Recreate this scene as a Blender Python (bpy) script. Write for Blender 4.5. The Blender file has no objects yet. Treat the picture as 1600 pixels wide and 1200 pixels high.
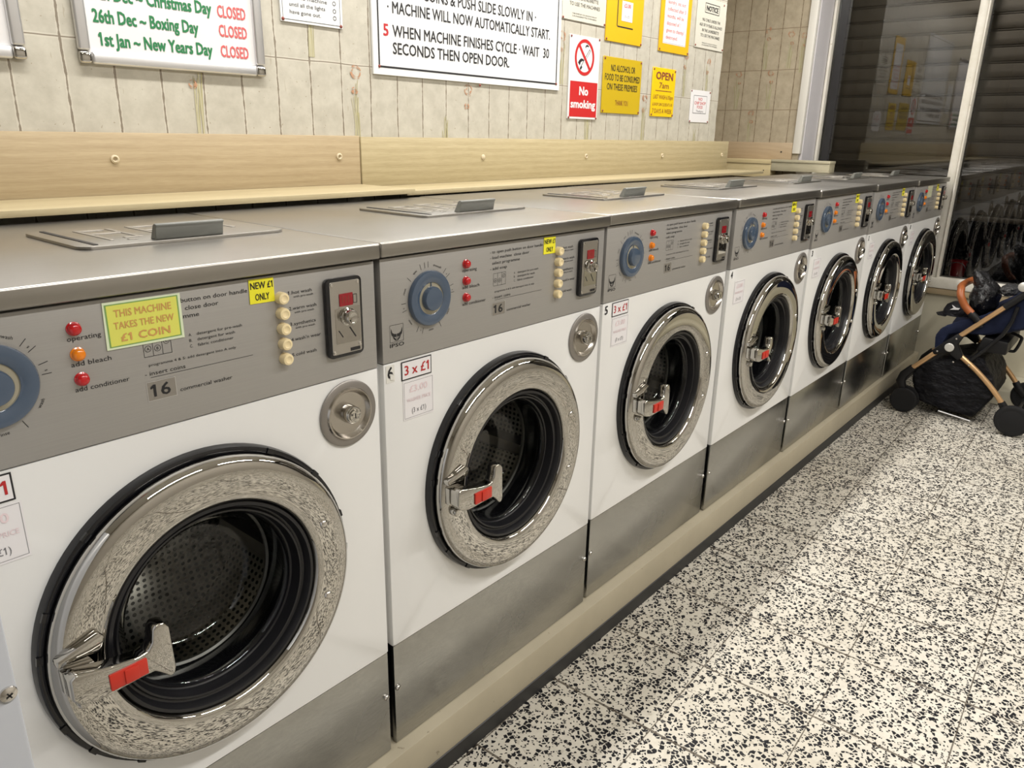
import bpy, bmesh, math, random
from mathutils import Vector, Matrix
random.seed(7)
S = bpy.context.scene
COL = S.collection
G = 0.132            # floor is z=0; the machines stand on a plinth of this height
PI = math.pi

# ------------------------------------------------------------------ camera
cam_d = bpy.data.cameras.new('camera'); cam = bpy.data.objects.new('camera', cam_d); COL.objects.link(cam)
cam_d.sensor_width = 36.0; cam_d.lens = 36.0*1182.77/1600.0
cam_d.shift_x = 0.0014; cam_d.shift_y = -0.0004; cam_d.clip_start = 0.02
CR = [[0.6460204, -0.7630986, 0.0183913], [-0.2276028, -0.2155689, -0.9495931], [0.7285977, 0.6092706, -0.3129453]]
cam.matrix_world = Matrix(((CR[0][0], -CR[1][0], -CR[2][0], -0.1249),
                           (CR[0][1], -CR[1][1], -CR[2][1], -0.9845),
                           (CR[0][2], -CR[1][2], -CR[2][2], 1.2239+G), (0, 0, 0, 1)))
S.camera = cam
# ------------------------------------------------------------------ world, exposure, lights
w = bpy.data.worlds.new('night'); S.world = w; w.use_nodes = True
w.node_tree.nodes['Background'].inputs[0].default_value = (0.02, 0.022, 0.03, 1)
w.node_tree.nodes['Background'].inputs[1].default_value = 0.3
S.view_settings.view_transform = 'Standard'; S.view_settings.look = 'None'
S.view_settings.exposure = -0.9; S.view_settings.gamma = 1.0; S.view_settings.use_curve_mapping = False
CEIL = 2.72
TUBES = [(0.7, 0.33, 52), (2.2, 0.33, 52), (3.7, 0.33, 44), (0.6, -1.55, 62), (2.3, -1.55, 62), (4.0, -1.55, 50)]
def lamp(x, y, power):
    l = bpy.data.lights.new('tube_light', 'AREA'); l.shape = 'RECTANGLE'; l.size = 1.25; l.size_y = 0.09
    l.energy = power; l.color = (1.0, 0.968, 0.925)
    o = bpy.data.objects.new('tube_light', l); COL.objects.link(o); o.location = (x, y, CEIL-0.135); return o
for a in TUBES: lamp(*a)

# ------------------------------------------------------------------ materials
MATS = {}
def nt(name):
    m = bpy.data.materials.new(name); m.use_nodes = True; MATS[name] = m
    return m, m.node_tree.nodes, m.node_tree.links, m.node_tree.nodes['Principled BSDF']
def mat(name, col, rough=0.5, metal=0.0, emit=0.0, coat=0.0, spec=None, trans=0.0):
    m, n, l, p = nt(name)
    p.inputs['Base Color'].default_value = (*col, 1); p.inputs['Roughness'].default_value = rough
    p.inputs['Metallic'].default_value = metal
    if emit: p.inputs['Emission Color'].default_value = (*col, 1); p.inputs['Emission Strength'].default_value = emit
    if coat: p.inputs['Coat Weight'].default_value = coat; p.inputs['Coat Roughness'].default_value = 0.08
    if spec is not None: p.inputs['Specular IOR Level'].default_value = spec
    if trans: p.inputs['Transmission Weight'].default_value = trans
    return m
def N(n, t, **kw):
    x = n.new(t)
    for k, v in kw.items(): setattr(x, k, v)
    return x
def math_n(n, l, op, a, b=None, c=None):
    x = n.new('ShaderNodeMath'); x.operation = op
    for i, v in enumerate((a, b, c)):
        if v is None: continue
        if isinstance(v, (int, float)): x.inputs[i].default_value = v
        else: l.new(v, x.inputs[i])
    return x.outputs[0]
def ramp(n, l, fac, stops):
    r = n.new('ShaderNodeValToRGB'); e = r.color_ramp.elements
    while len(e) < len(stops): e.new(0.5)
    for i, (p, c) in enumerate(stops): e[i].position = p; e[i].color = (*c, 1)
    l.new(fac, r.inputs[0]); return r.outputs[0]
def mixc(n, l, fac, a, b, mode='MIX'):
    x = n.new('ShaderNodeMix'); x.data_type = 'RGBA'; x.blend_type = mode
    for i, v in ((0, fac), (6, a), (7, b)):
        if isinstance(v, (int, float)): x.inputs[i].default_value = v
        elif isinstance(v, tuple): x.inputs[i].default_value = (*v, 1)
        else: l.new(v, x.inputs[i])
    return x.outputs[2]
def coords(n, l, scale=(1, 1, 1), rot=(0, 0, 0), kind='Object'):
    t = n.new('ShaderNodeTexCoord'); m = n.new('ShaderNodeMapping')
    m.inputs['Scale'].default_value = scale; m.inputs['Rotation'].default_value = rot
    l.new(t.outputs[kind], m.inputs[0]); return m.outputs[0]
def noise(n, l, v, scale, detail=3, rough=0.5):
    x = n.new('ShaderNodeTexNoise'); x.inputs['Scale'].default_value = scale
    x.inputs['Detail'].default_value = detail; x.inputs['Roughness'].default_value = rough
    l.new(v, x.inputs['Vector']); return x.outputs['Fac']
def bump(n, l, p, h, strength, dist=0.002):
    b = n.new('ShaderNodeBump'); b.inputs['Strength'].default_value = strength; b.inputs['Distance'].default_value = dist
    l.new(h, b.inputs['Height']); l.new(b.outputs[0], p.inputs['Normal'])

mat('white_enamel', (0.80, 0.80, 0.785), 0.28)
mat('dark_gap', (0.012, 0.012, 0.014), 0.5)
mat('chrome', (0.52, 0.505, 0.475), 0.02, 1.0)
mat('satin_metal', (0.52, 0.50, 0.47), 0.36, 1.0)
mat('dish_metal', (0.50, 0.47, 0.43), 0.20, 1.0)
mat('matte_steel', (0.30, 0.28, 0.26), 0.42, 0.7)
mat('screw_metal', (0.7, 0.68, 0.65), 0.2, 1.0)
mat('gloss_black', (0.008, 0.008, 0.010), 0.08)
mat('rubber', (0.010, 0.010, 0.012), 0.35)
mat('tub_black', (0.02, 0.02, 0.022), 0.4)
mat('ink', (0.012, 0.012, 0.014), 0.5)
mat('ink_grey', (0.16, 0.16, 0.17), 0.6)
mat('ink_red', (0.46, 0.018, 0.022), 0.5)
mat('ink_green', (0.012, 0.17, 0.055), 0.5)
mat('ink_rose', (0.60, 0.10, 0.10), 0.5)
mat('ink_faded', (0.80, 0.66, 0.68), 0.6)
mat('ink_faded_red', (0.62, 0.33, 0.10), 0.6)
mat('ink_brown', (0.20, 0.035, 0.02), 0.6)
mat('paper', (0.68, 0.67, 0.67), 0.55)
mat('paper_pink', (0.80, 0.78, 0.79), 0.5)
mat('sticker_clear', (0.72, 0.71, 0.66), 0.4)
mat('sign_white', (0.70, 0.71, 0.71), 0.25)
mat('sign_cream', (0.58, 0.56, 0.48), 0.4)
mat('sign_yellow', (0.66, 0.40, 0.010), 0.35)
mat('sign_mustard', (0.50, 0.35, 0.010), 0.35)
mat('sign_lemon', (0.72, 0.50, 0.005), 0.35)
mat('sign_red', (0.50, 0.022, 0.022), 0.35)
mat('sticker_yellow', (0.86, 0.80, 0.03), 0.4)
mat('sticker_pale', (0.72, 0.72, 0.13), 0.4)
mat('sticker_old', (0.62, 0.60, 0.42), 0.5)
mat('sticker_edge', (0.70, 0.78, 0.55), 0.4)
mat('sticker_line', (0.20, 0.36, 0.10), 0.4)
mat('aluminium', (0.70, 0.70, 0.71), 0.35, 0.9)
mat('lens_red', (0.50, 0.006, 0.010), 0.12, coat=0.5)
mat('lens_amber', (0.80, 0.22, 0.004), 0.15, coat=0.5, emit=0.06)
mat('cream_plastic', (0.84, 0.70, 0.42), 0.32)
mat('dial_blue', (0.065, 0.095, 0.145), 0.14, coat=0.6)
mat('cap_beige', (0.56, 0.48, 0.33), 0.4)
mat('dial_cream', (0.42, 0.39, 0.30), 0.3, 0.3)
mat('red_plastic', (0.56, 0.03, 0.015), 0.35)
mat('red_display', (0.28, 0.003, 0.012), 0.1, coat=0.6)
mat('hatch_grip', (0.17, 0.175, 0.16), 0.35)
mat('hatch_bar', (0.30, 0.28, 0.25), 0.4, 0.5)
mat('black_base', (0.022, 0.022, 0.022), 0.5)
mat('white_gloss_paint', (0.74, 0.72, 0.66), 0.35)
mat('violet_white', (0.62, 0.60, 0.62), 0.45)
mat('ledge_tan', (0.36, 0.28, 0.17), 0.5)
mat('cabinet_grey', (0.46, 0.48, 0.52), 0.4)
mat('ceiling_white', (0.75, 0.74, 0.70), 0.7)
mat('wall_plain', (0.42, 0.39, 0.34), 0.6)
mat('tyre', (0.012, 0.012, 0.013), 0.6, spec=0.25)
mat('black_fabric', (0.006, 0.006, 0.008), 0.6, spec=0.2)
mat('black_plastic', (0.008, 0.008, 0.009), 0.42, spec=0.3)
mat('gold_tube', (0.66, 0.42, 0.22), 0.32, 0.75)
mat('tan_leather', (0.30, 0.085, 0.022), 0.4)
mat('silver_cap', (0.62, 0.61, 0.57), 0.4, 0.4)
mat('hole_dark', (0.01, 0.008, 0.006), 0.8)
mat('reflection_red', (0.42, 0.008, 0.012), 0.3)
mat('reflection_blue', (0.02, 0.04, 0.075), 0.4)
mat('poppy_orange', (0.44, 0.24, 0.14), 0.6)
mat('poppy_stem', (0.36, 0.33, 0.18), 0.6)
mat('poppy_leaf', (0.44, 0.41, 0.27), 0.6)
mat('lamp_white', (0.8, 0.8, 0.78), 0.4)

mat('film_clear', (0.05, 0.05, 0.052), 0.10)
bump_film = MATS['film_clear']; _n, _l = bump_film.node_tree.nodes, bump_film.node_tree.links
bump(_n, _l, _n['Principled BSDF'], noise(_n, _l, coords(_n, _l), 60, 3, 0.6), 1.0, 0.02)
def m_steel(name, col, rough, scale, rot, amount=0.12, bmp=0.05):
    m, n, l, p = nt(name)
    v = coords(n, l, scale, rot); f = noise(n, l, v, 6, 4, 0.6)
    v2 = coords(n, l, (1, 1, 1)); f2 = noise(n, l, v2, 5, 2)
    a = tuple(c*(1-amount) for c in col); b = tuple(min(1, c*(1+amount)) for c in col)
    l.new(ramp(n, l, f, [(0.3, a), (0.7, b)]), p.inputs['Base Color'])
    p.inputs['Metallic'].default_value = 1.0
    r = math_n(n, l, 'MULTIPLY_ADD', f2, 0.16, rough-0.08); l.new(r, p.inputs['Roughness'])
    
    if bmp: bump(n, l, p, f, bmp, 0.0006)
_n, _l = MATS['black_fabric'].node_tree.nodes, MATS['black_fabric'].node_tree.links
bump(_n, _l, _n['Principled BSDF'], noise(_n, _l, coords(_n, _l, (1, 1, 1.6)), 11, 3, 0.55), 0.8, 0.05)
m_steel('steel_kick', (0.42, 0.42, 0.405), 0.25, (6, 6, 40), (0, 0.6, 0), 0.10)
m_steel('steel_top', (0.37, 0.355, 0.33), 0.34, (0.4, 40, 40), (0, 0, 0), 0.02, 0)
def m_panel():
    m, n, l, p = nt('panel_grey')
    f = noise(n, l, coords(n, l, (2, 60, 160)), 4, 3)
    l.new(ramp(n, l, f, [(0.3, (0.365, 0.352, 0.332)), (0.7, (0.385, 0.372, 0.350))]), p.inputs['Base Color'])
    p.inputs['Metallic'].default_value = 0.35; p.inputs['Roughness'].default_value = 0.42
m_panel()
def m_drum():
    m, n, l, p = nt('drum_metal')
    # rows of round holes from a regular cell grid
    t = n.new('ShaderNodeTexCoord')
    vo = n.new('ShaderNodeTexVoronoi'); vo.voronoi_dimensions = '2D'; vo.inputs['Scale'].default_value = 1.0; vo.inputs['Randomness'].default_value = 0.0
    l.new(t.outputs['UV'], vo.inputs['Vector'])
    f = math_n(n, l, 'LESS_THAN', vo.outputs['Distance'], 0.30)
    l.new(mixc(n, l, f, (0.62, 0.60, 0.56), (0.015, 0.015, 0.015)), p.inputs['Base Color'])
    l.new(math_n(n, l, 'SUBTRACT', 1.0, f), p.inputs['Metallic']); p.inputs['Roughness'].default_value = 0.28
m_drum()
def m_glass(name, ior=1.5, tint=(1, 1, 1), rough=0.0):
    m, n, l, p = nt(name); n.remove(p); out = n['Material Output']
    tr = n.new('ShaderNodeBsdfTransparent'); tr.inputs[0].default_value = (*tint, 1)
    gl = n.new('ShaderNodeBsdfGlossy'); gl.inputs['Roughness'].default_value = rough
    fr = n.new('ShaderNodeFresnel'); fr.inputs[0].default_value = ior
    mx = n.new('ShaderNodeMixShader'); l.new(fr.outputs[0], mx.inputs[0]); l.new(tr.outputs[0], mx.inputs[1]); l.new(gl.outputs[0], mx.inputs[2])
    l.new(mx.outputs[0], out.inputs[0])
m_glass('door_glass', 1.5, (0.90, 0.92, 0.91), 0.01)
m_glass('window_glass', 1.85, (0.78, 0.78, 0.78), 0.0)
def m_terrazzo():
    m, n, l, p = nt('terrazzo')
    v = coords(n, l, (1, 1, 1), (0, 0, 0.3))
    def chips(scale, pick, edge):
        a = n.new('ShaderNodeTexVoronoi'); a.inputs['Scale'].default_value = scale; a.voronoi_dimensions = '2D'
        b = n.new('ShaderNodeTexVoronoi'); b.inputs['Scale'].default_value = scale; b.voronoi_dimensions = '2D'; b.feature = 'DISTANCE_TO_EDGE'
        l.new(v, a.inputs['Vector']); l.new(v, b.inputs['Vector'])
        s = n.new('ShaderNodeSeparateColor'); l.new(a.outputs['Color'], s.inputs[0])
        k = math_n(n, l, 'LESS_THAN', s.outputs[0], pick)
        # each chip has its own inset from its cell, so sizes vary
        e = math_n(n, l, 'GREATER_THAN', b.outputs['Distance'], math_n(n, l, 'MULTIPLY_ADD', s.outputs[1], 0.16, edge))
        return math_n(n, l, 'MULTIPLY', k, e), s.outputs[2]
    c1, r1 = chips(88, 0.42, 0.06); c2, r2 = chips(175, 0.28, 0.06); c3, r3 = chips(70, 0.10, 0.10)
    f = math_n(n, l, 'MAXIMUM', c1, c2)
    base = ramp(n, l, noise(n, l, v, 45, 4, 0.7), [(0.25, (0.52, 0.49, 0.425)), (0.75, (0.65, 0.62, 0.545))])
    base = mixc(n, l, math_n(n, l, 'MULTIPLY', c3, 0.5), base, (0.40, 0.37, 0.31))
    dirt = noise(n, l, v, 1.6, 3, 0.6)
    base = mixc(n, l, 0.30, base, ramp(n, l, dirt, [(0.35, (0.62, 0.56, 0.45)), (0.65, (1, 1, 1))]), 'MULTIPLY')
    chip = ramp(n, l, r1, [(0.0, (0.005, 0.005, 0.007)), (0.9, (0.010, 0.010, 0.013)), (1.0, (0.08, 0.075, 0.07))])
    col = mixc(n, l, f, base, chip)
    # tile joints: a grid turned a little against the plinth
    t = n.new('ShaderNodeTexCoord'); mp = n.new('ShaderNodeMapping'); mp.inputs['Rotation'].default_value = (0, 0, -0.03)
    l.new(t.outputs['Object'], mp.inputs[0]); sx = n.new('ShaderNodeSeparateXYZ'); l.new(mp.outputs[0], sx.inputs[0])
    def line(c, off, pitch, wd):
        a = math_n(n, l, 'DIVIDE', math_n(n, l, 'SUBTRACT', c, off), pitch)
        d = math_n(n, l, 'MULTIPLY', math_n(n, l, 'ABSOLUTE', math_n(n, l, 'SUBTRACT', math_n(n, l, 'FRACT', math_n(n, l, 'ADD', a, 0.5)), 0.5)), pitch)
        return math_n(n, l, 'LESS_THAN', d, wd)
    wob = math_n(n, l, 'MULTIPLY_ADD', noise(n, l, v, 14, 2), 0.0026, 0.0002)
    j = math_n(n, l, 'MAXIMUM', line(sx.outputs[0], 1.22, 0.2995, math_n(n, l, 'MULTIPLY', wob, 2.0)), line(sx.outputs[1], -0.347, 0.289, wob))
    col = mixc(n, l, math_n(n, l, 'MULTIPLY', j, 0.85), col, (0.07, 0.055, 0.04))
    l.new(col, p.inputs['Base Color']); p.inputs['Roughness'].default_value = 0.5; p.inputs['Specular IOR Level'].default_value = 0.18
m_terrazzo()
def m_tilepaper(name, axis, off, pitch, zoff, cols):
    m, n, l, p = nt(name)
    v = coords(n, l); t = n.new('ShaderNodeTexCoord'); sx = n.new('ShaderNodeSeparateXYZ'); l.new(t.outputs['Object'], sx.inputs[0])
    wv = math_n(n, l, 'MULTIPLY_ADD', noise(n, l, v, 9, 2), 0.006, -0.003)
    def line(c, off, pitch, wd):
        a = math_n(n, l, 'DIVIDE', math_n(n, l, 'ADD', math_n(n, l, 'SUBTRACT', c, off), wv), pitch)
        d = math_n(n, l, 'MULTIPLY', math_n(n, l, 'ABSOLUTE', math_n(n, l, 'SUBTRACT', math_n(n, l, 'FRACT', math_n(n, l, 'ADD', a, 0.5)), 0.5)), pitch)
        return d
    du = line(sx.outputs[axis], off, pitch, 0); dz = line(sx.outputs[2], zoff, 0.229, 0)
    wd = math_n(n, l, 'MULTIPLY_ADD', noise(n, l, v, 60, 3), 0.0062, -0.0010)
    dark = math_n(n, l, 'LESS_THAN', du, wd)
    darkz = math_n(n, l, 'LESS_THAN', dz, 0.0013)
    pale = math_n(n, l, 'LESS_THAN', math_n(n, l, 'MINIMUM', du, dz), 0.0045)
    mott = noise(n, l, v, 22, 6, 0.65)
    base = ramp(n, l, mott, [(0.30, cols[0]), (0.70, cols[1])])
    spots = math_n(n, l, 'GREATER_THAN', noise(n, l, v, 130, 2, 0.5), 0.73)
    base = mixc(n, l, math_n(n, l, 'MULTIPLY', spots, 0.55), base, (0.22, 0.17, 0.10))
    scr = math_n(n, l, 'GREATER_THAN', noise(n, l, coords(n, l, (40, 40, 5), (0.3, 0.3, 0)), 3, 2), 0.74)
    base = mixc(n, l, math_n(n, l, 'MULTIPLY', scr, 0.35), base, (0.25, 0.20, 0.12))
    c = mixc(n, l, math_n(n, l, 'MULTIPLY', pale, 0.45), base, cols[2])
    c = mixc(n, l, math_n(n, l, 'MULTIPLY', math_n(n, l, 'MAXIMUM', dark, darkz), 0.8), c, cols[3])
    l.new(c, p.inputs['Base Color']); p.inputs['Roughness'].default_value = 0.45
m_tilepaper('tile_paper', 0, 0.486, 0.1046, 1.403+G, [(0.40, 0.375, 0.31), (0.51, 0.485, 0.41), (0.58, 0.55, 0.47), (0.13, 0.095, 0.06)])
m_tilepaper('tile_paper_shaded', 1, 0.883, 0.1055, 1.395+G, [(0.36, 0.305, 0.215), (0.48, 0.415, 0.305), (0.40, 0.33, 0.23), (0.13, 0.09, 0.05)])  # same paper as the back wall, the pier's dimmer light painted in
def m_oak(name, a, b, axis=0):
    m, n, l, p = nt(name)
    sc = (2.2, 70, 70) if axis == 0 else (70, 2.2, 70)
    f = noise(n, l, coords(n, l, sc), 3.5, 6, 0.65)
    fine = noise(n, l, coords(n, l, tuple(4*s for s in sc)), 4, 3, 0.6)
    wv = n.new('ShaderNodeTexWave'); wv.wave_type = 'RINGS'; wv.inputs['Scale'].default_value = 4.0; wv.inputs['Distortion'].default_value = 3.0
    wv.inputs['Detail'].default_value = 2.0; l.new(coords(n, l, (0.7, 1, 3.6) if axis == 0 else (1, 0.7, 3.6)), wv.inputs['Vector'])
    k = math_n(n, l, 'MULTIPLY_ADD', wv.outputs['Fac'], 0.10, math_n(n, l, 'MULTIPLY_ADD', fine, 0.45, math_n(n, l, 'MULTIPLY', f, 0.5)))
    l.new(ramp(n, l, k, [(0.34, a), (0.68, b)]), p.inputs['Base Color']); p.inputs['Roughness'].default_value = 0.42
m_oak('oak_tan', (0.33, 0.25, 0.145), (0.45, 0.36, 0.225))
m_oak('oak_shelf', (0.34, 0.275, 0.155), (0.43, 0.365, 0.22))
m_oak('oak_yellow', (0.35, 0.285, 0.155), (0.48, 0.405, 0.245))
m_oak('oak_brown', (0.40, 0.30, 0.19), (0.48, 0.37, 0.24), 1)
m_oak('oak_pale', (0.52, 0.42, 0.22), (0.64, 0.53, 0.31), 1)
m_oak('oak_grey', (0.42, 0.38, 0.26), (0.50, 0.46, 0.33), 1)
def m_paint(name, a, b, rough, sc=3.0, spots=None):
    m, n, l, p = nt(name); v = coords(n, l)
    c = ramp(n, l, noise(n, l, v, sc, 5, 0.6), [(0.3, a), (0.7, b)])
    if spots:
        s = math_n(n, l, 'GREATER_THAN', noise(n, l, v, 42, 3, 0.6), 0.70)
        c = mixc(n, l, math_n(n, l, 'MULTIPLY', s, 0.5), c, spots)
    l.new(c, p.inputs['Base Color']); p.inputs['Roughness'].default_value = rough
m_paint('plinth_paint', (0.40, 0.355, 0.26), (0.47, 0.42, 0.31), 0.45, 4, (0.16, 0.13, 0.09))
m_paint('wall_lower', (0.52, 0.49, 0.38), (0.60, 0.56, 0.44), 0.35, 3)
m_paint('frame_white', (0.66, 0.63, 0.54), (0.76, 0.73, 0.66), 0.4, 20, (0.30, 0.25, 0.18))
m_paint('shutter_metal', (0.062, 0.052, 0.038), (0.088, 0.074, 0.054), 0.36, 2)
MATS['shutter_metal'].node_tree.nodes['Principled BSDF'].inputs['Metallic'].default_value = 0.55
m_paint('navy_fabric', (0.006, 0.009, 0.025), (0.013, 0.018, 0.046), 0.85, 18)
MATS['navy_fabric'].node_tree.nodes['Principled BSDF'].inputs['Specular IOR Level'].default_value = 0.2
def m_bag():
    m, n, l, p = nt('bag_plastic'); v = coords(n, l)
    p.inputs['Base Color'].default_value = (0.008, 0.008, 0.009, 1); p.inputs['Roughness'].default_value = 0.22
    bump(n, l, p, noise(n, l, v, 22, 4, 0.6), 0.9, 0.02)
m_bag()

# ------------------------------------------------------------------ mesh building
def raw_text(s):
    c = bpy.data.curves.new('t', 'FONT'); c.body = s; c.size = 1.0; c.resolution_u = 1
    o = bpy.data.objects.new('t', c); COL.objects.link(o)
    dg = bpy.context.evaluated_depsgraph_get(); dg.update(); e = o.evaluated_get(dg); me = e.to_mesh()
    V = [tuple(v.co) for v in me.vertices]; e.to_mesh_clear(); bpy.data.objects.remove(o); bpy.data.curves.remove(c); return V
def text_mesh(s, bold=0.0):
    key = (s, bold)
    if key in text_mesh.c: return text_mesh.c[key]
    c = bpy.data.curves.new('t', 'FONT'); c.body = s; c.size = 1.0; c.resolution_u = 2; c.offset = bold
    o = bpy.data.objects.new('t', c); COL.objects.link(o)
    dg = bpy.context.evaluated_depsgraph_get(); dg.update(); e = o.evaluated_get(dg); me = e.to_mesh()
    V = [tuple(v.co) for v in me.vertices]; F = [tuple(p.vertices) for p in me.polygons]
    e.to_mesh_clear(); bpy.data.objects.remove(o); bpy.data.curves.remove(c)
    if '1' in s and s != '1':
        w1 = [v[0] for v in text_mesh('1')[0]]; bw = max(w1)-min(w1); hh = max(v[1] for v in text_mesh('H')[0])
        for i, ch in enumerate(s):
            if ch != '1': continue
            pre = s[:i+1]
            xr = max(w1) if pre == '1' else max(v[0] for v in (V if pre == s else raw_text(pre)))
            xl = xr-bw; n0 = len(V)
            V += [(xl, hh, 0), (xl, hh-0.16, 0), (xl-0.13, hh-0.22, 0), (xl-0.13, hh-0.13, 0)]; F.append((n0, n0+3, n0+2, n0+1))
    text_mesh.c[key] = (V, F); return V, F
text_mesh.c = {}
class MB:
    def __init__(s): s.bm = bmesh.new()
    def add(s, V, F, mi=0, smooth=False):
        vs = [s.bm.verts.new(v) for v in V]
        for f in F:
            try: q = s.bm.faces.new([vs[i] for i in f]); q.material_index = mi; q.smooth = smooth
            except ValueError: pass
        return vs
    def box(s, x0, x1, y0, y1, z0, z1, mi=0, bev=0.0, seg=2):
        t = bmesh.new(); bmesh.ops.create_cube(t, size=1.0)
        for v in t.verts: v.co = Vector((x0+(v.co.x+.5)*(x1-x0), y0+(v.co.y+.5)*(y1-y0), z0+(v.co.z+.5)*(z1-z0)))
        if bev: bmesh.ops.bevel(t, geom=list(t.edges), offset=bev, segments=seg, affect='EDGES', profile=0.5)
        s.merge(t, mi, smooth=bool(bev)); return s
    def merge(s, t, mi=0, smooth=False, M=None):
        t.verts.index_update(); V = [(M @ v.co if M else v.co)[:] for v in t.verts]
        F = [[v.index for v in f.verts] for f in t.faces]; t.free(); s.add(V, F, mi, smooth)
    def prism(s, poly, axis, a, b, mi=0, bev=0.0, seg=2):
        # poly in the two other axes (x,z for 'y'; y,z for 'x'; x,y for 'z')
        def P(p, t): return {'y': (p[0], t, p[1]), 'x': (t, p[0], p[1]), 'z': (p[0], p[1], t)}[axis]
        t = bmesh.new(); n = len(poly)
        A = [t.verts.new(P(p, a)) for p in poly]; B = [t.verts.new(P(p, b)) for p in poly]
        t.faces.new(A); t.faces.new(B[::-1])
        for i in range(n): t.faces.new((A[i], B[i], B[(i+1) % n], A[(i+1) % n]))
        bmesh.ops.recalc_face_normals(t, faces=t.faces)
        if bev: bmesh.ops.bevel(t, geom=list(t.edges), offset=bev, segments=seg, affect='EDGES', profile=0.5, clamp_overlap=True)
        s.merge(t, mi, smooth=bool(bev)); return s
    def lathe(s, prof, c, n=64, mi=0, axis='y', cap0=False, cap1=False, sx=1.0, sz=1.0):
        # prof: (radius, along-axis); c: centre
        V = []; F = []
        for r, h in prof:
            for i in range(n):
                a = 2*PI*i/n; u = r*math.cos(a)*sx; v = r*math.sin(a)*sz
                V.append({'y': (c[0]+u, c[1]+h, c[2]+v), 'x': (c[0]+h, c[1]+u, c[2]+v), 'z': (c[0]+u, c[1]+v, c[2]+h)}[axis])
        for k in range(len(prof)-1):
            for i in range(n):
                j = (i+1) % n; F.append((k*n+i, k*n+j, (k+1)*n+j, (k+1)*n+i))
        if cap0: F.append(tuple(range(n))[::-1])
        if cap1: F.append(tuple((len(prof)-1)*n+i for i in range(n)))
        s.add(V, F, mi, True); return s
    def tube(s, pts, r, n=10, mi=0, ry=None):
        P = [Vector(p) for p in pts]; V = []; F = []; m = len(P)
        R = r if isinstance(r, (list, tuple)) else [r]*m
        up = None
        for k in range(m):
            d = (P[min(k+1, m-1)]-P[max(k-1, 0)]).normalized()
            if up is None:
                up = Vector((1, 0, 0)) if abs(d.x) < 0.8 else Vector((0, 0, 1))
            a = (up-d*up.dot(d)).normalized(); up = a; b = d.cross(a)
            for i in range(n):
                t = 2*PI*i/n; V.append(P[k]+a*(R[k]*math.cos(t))+b*((ry or 1.0)*R[k]*math.sin(t)))
        for k in range(m-1):
            for i in range(n):
                j = (i+1) % n; F.append((k*n+i, k*n+j, (k+1)*n+j, (k+1)*n+i))
        F.append(tuple(range(n))[::-1]); F.append(tuple((m-1)*n+i for i in range(n)))
        s.add(V, F, mi, True); return s
    def quad(s, x0, x1, z0, z1, y, mi=0):
        s.add([(x0, y, z0), (x1, y, z0), (x1, y, z1), (x0, y, z1)], [(0, 1, 2, 3)], mi); return s
    def poly(s, pts, y, mi=0):
        s.add([(p[0], y, p[1]) for p in pts], [tuple(range(len(pts)))], mi); return s
    def frame(s, x0, x1, z0, z1, y, t, mi=0):
        s.quad(x0, x1, z0, z0+t, y, mi); s.quad(x0, x1, z1-t, z1, y, mi); s.quad(x0, x0+t, z0+t, z1-t, y, mi); s.quad(x1-t, x1, z0+t, z1-t, y, mi); return s
    def seg(s, p, q, t, y, mi=0):
        d = Vector((q[0]-p[0], q[1]-p[1])); L = d.length; d /= L; nx, nz = -d.y*t/2, d.x*t/2
        s.add([(p[0]-nx, y, p[1]-nz), (q[0]-nx, y, q[1]-nz), (q[0]+nx, y, q[1]+nz), (p[0]+nx, y, p[1]+nz)], [(0, 1, 2, 3)], mi); return s
    def ring(s, c, r0, r1, y, mi=0, n=40, sx=1.0):
        V = []; F = []
        for i in range(n):
            a = 2*PI*i/n
            for r in (r0, r1): V.append((c[0]+r*sx*math.cos(a), y, c[1]+r*math.sin(a)))
        for i in range(n):
            j = (i+1) % n; F.append((2*i, 2*i+1, 2*j+1, 2*j))
        s.add(V, F, mi); return s
    def text(s, t, x, z, y, cap, width=None, mi=0, align='l', bold=0.0, rot=0.0, sx=1.0):
        V, F = text_mesh(t, 0.0); y -= 0.0002
        if not V: return s
        Hh = [v[1] for v in text_mesh('H', 0.0)[0]]; k = cap/max(Hh)
        xs = [v[0] for v in V]; x0, x1 = min(xs), max(xs); kx = k*sx
        if width: kx = width/(x1-x0)
        W = (x1-x0)*kx; o = {'l': 0, 'c': -W/2, 'r': -W}[align]; cr, sr = math.cos(rot), math.sin(rot)
        e = bold*k*1.1
        for n_, (ea, eb) in enumerate(((-e, -e), (e, e), (-e, e), (e, -e), (0, 0)) if bold else ((0, 0),)):
            Q = []
            for v in V:
                a = (v[0]-x0)*kx+o+ea*min(1.0, kx/k); b = v[1]*k+eb*0.6; Q.append((x+a*cr-b*sr, y-n_*0.00003, z+a*sr+b*cr))
            s.add(Q, F, mi)
        return s
ORG = {}
CACHE = {}
def mesh_of(name, mb, mats, shift):
    me = bpy.data.meshes.new(name); bm = mb.bm
    if shift: bmesh.ops.translate(bm, verts=bm.verts, vec=shift)
    bm.to_mesh(me); bm.free()
    for m in mats: me.materials.append(MATS[m])
    me.set_sharp_from_angle(angle=math.radians(40)); return me
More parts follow.
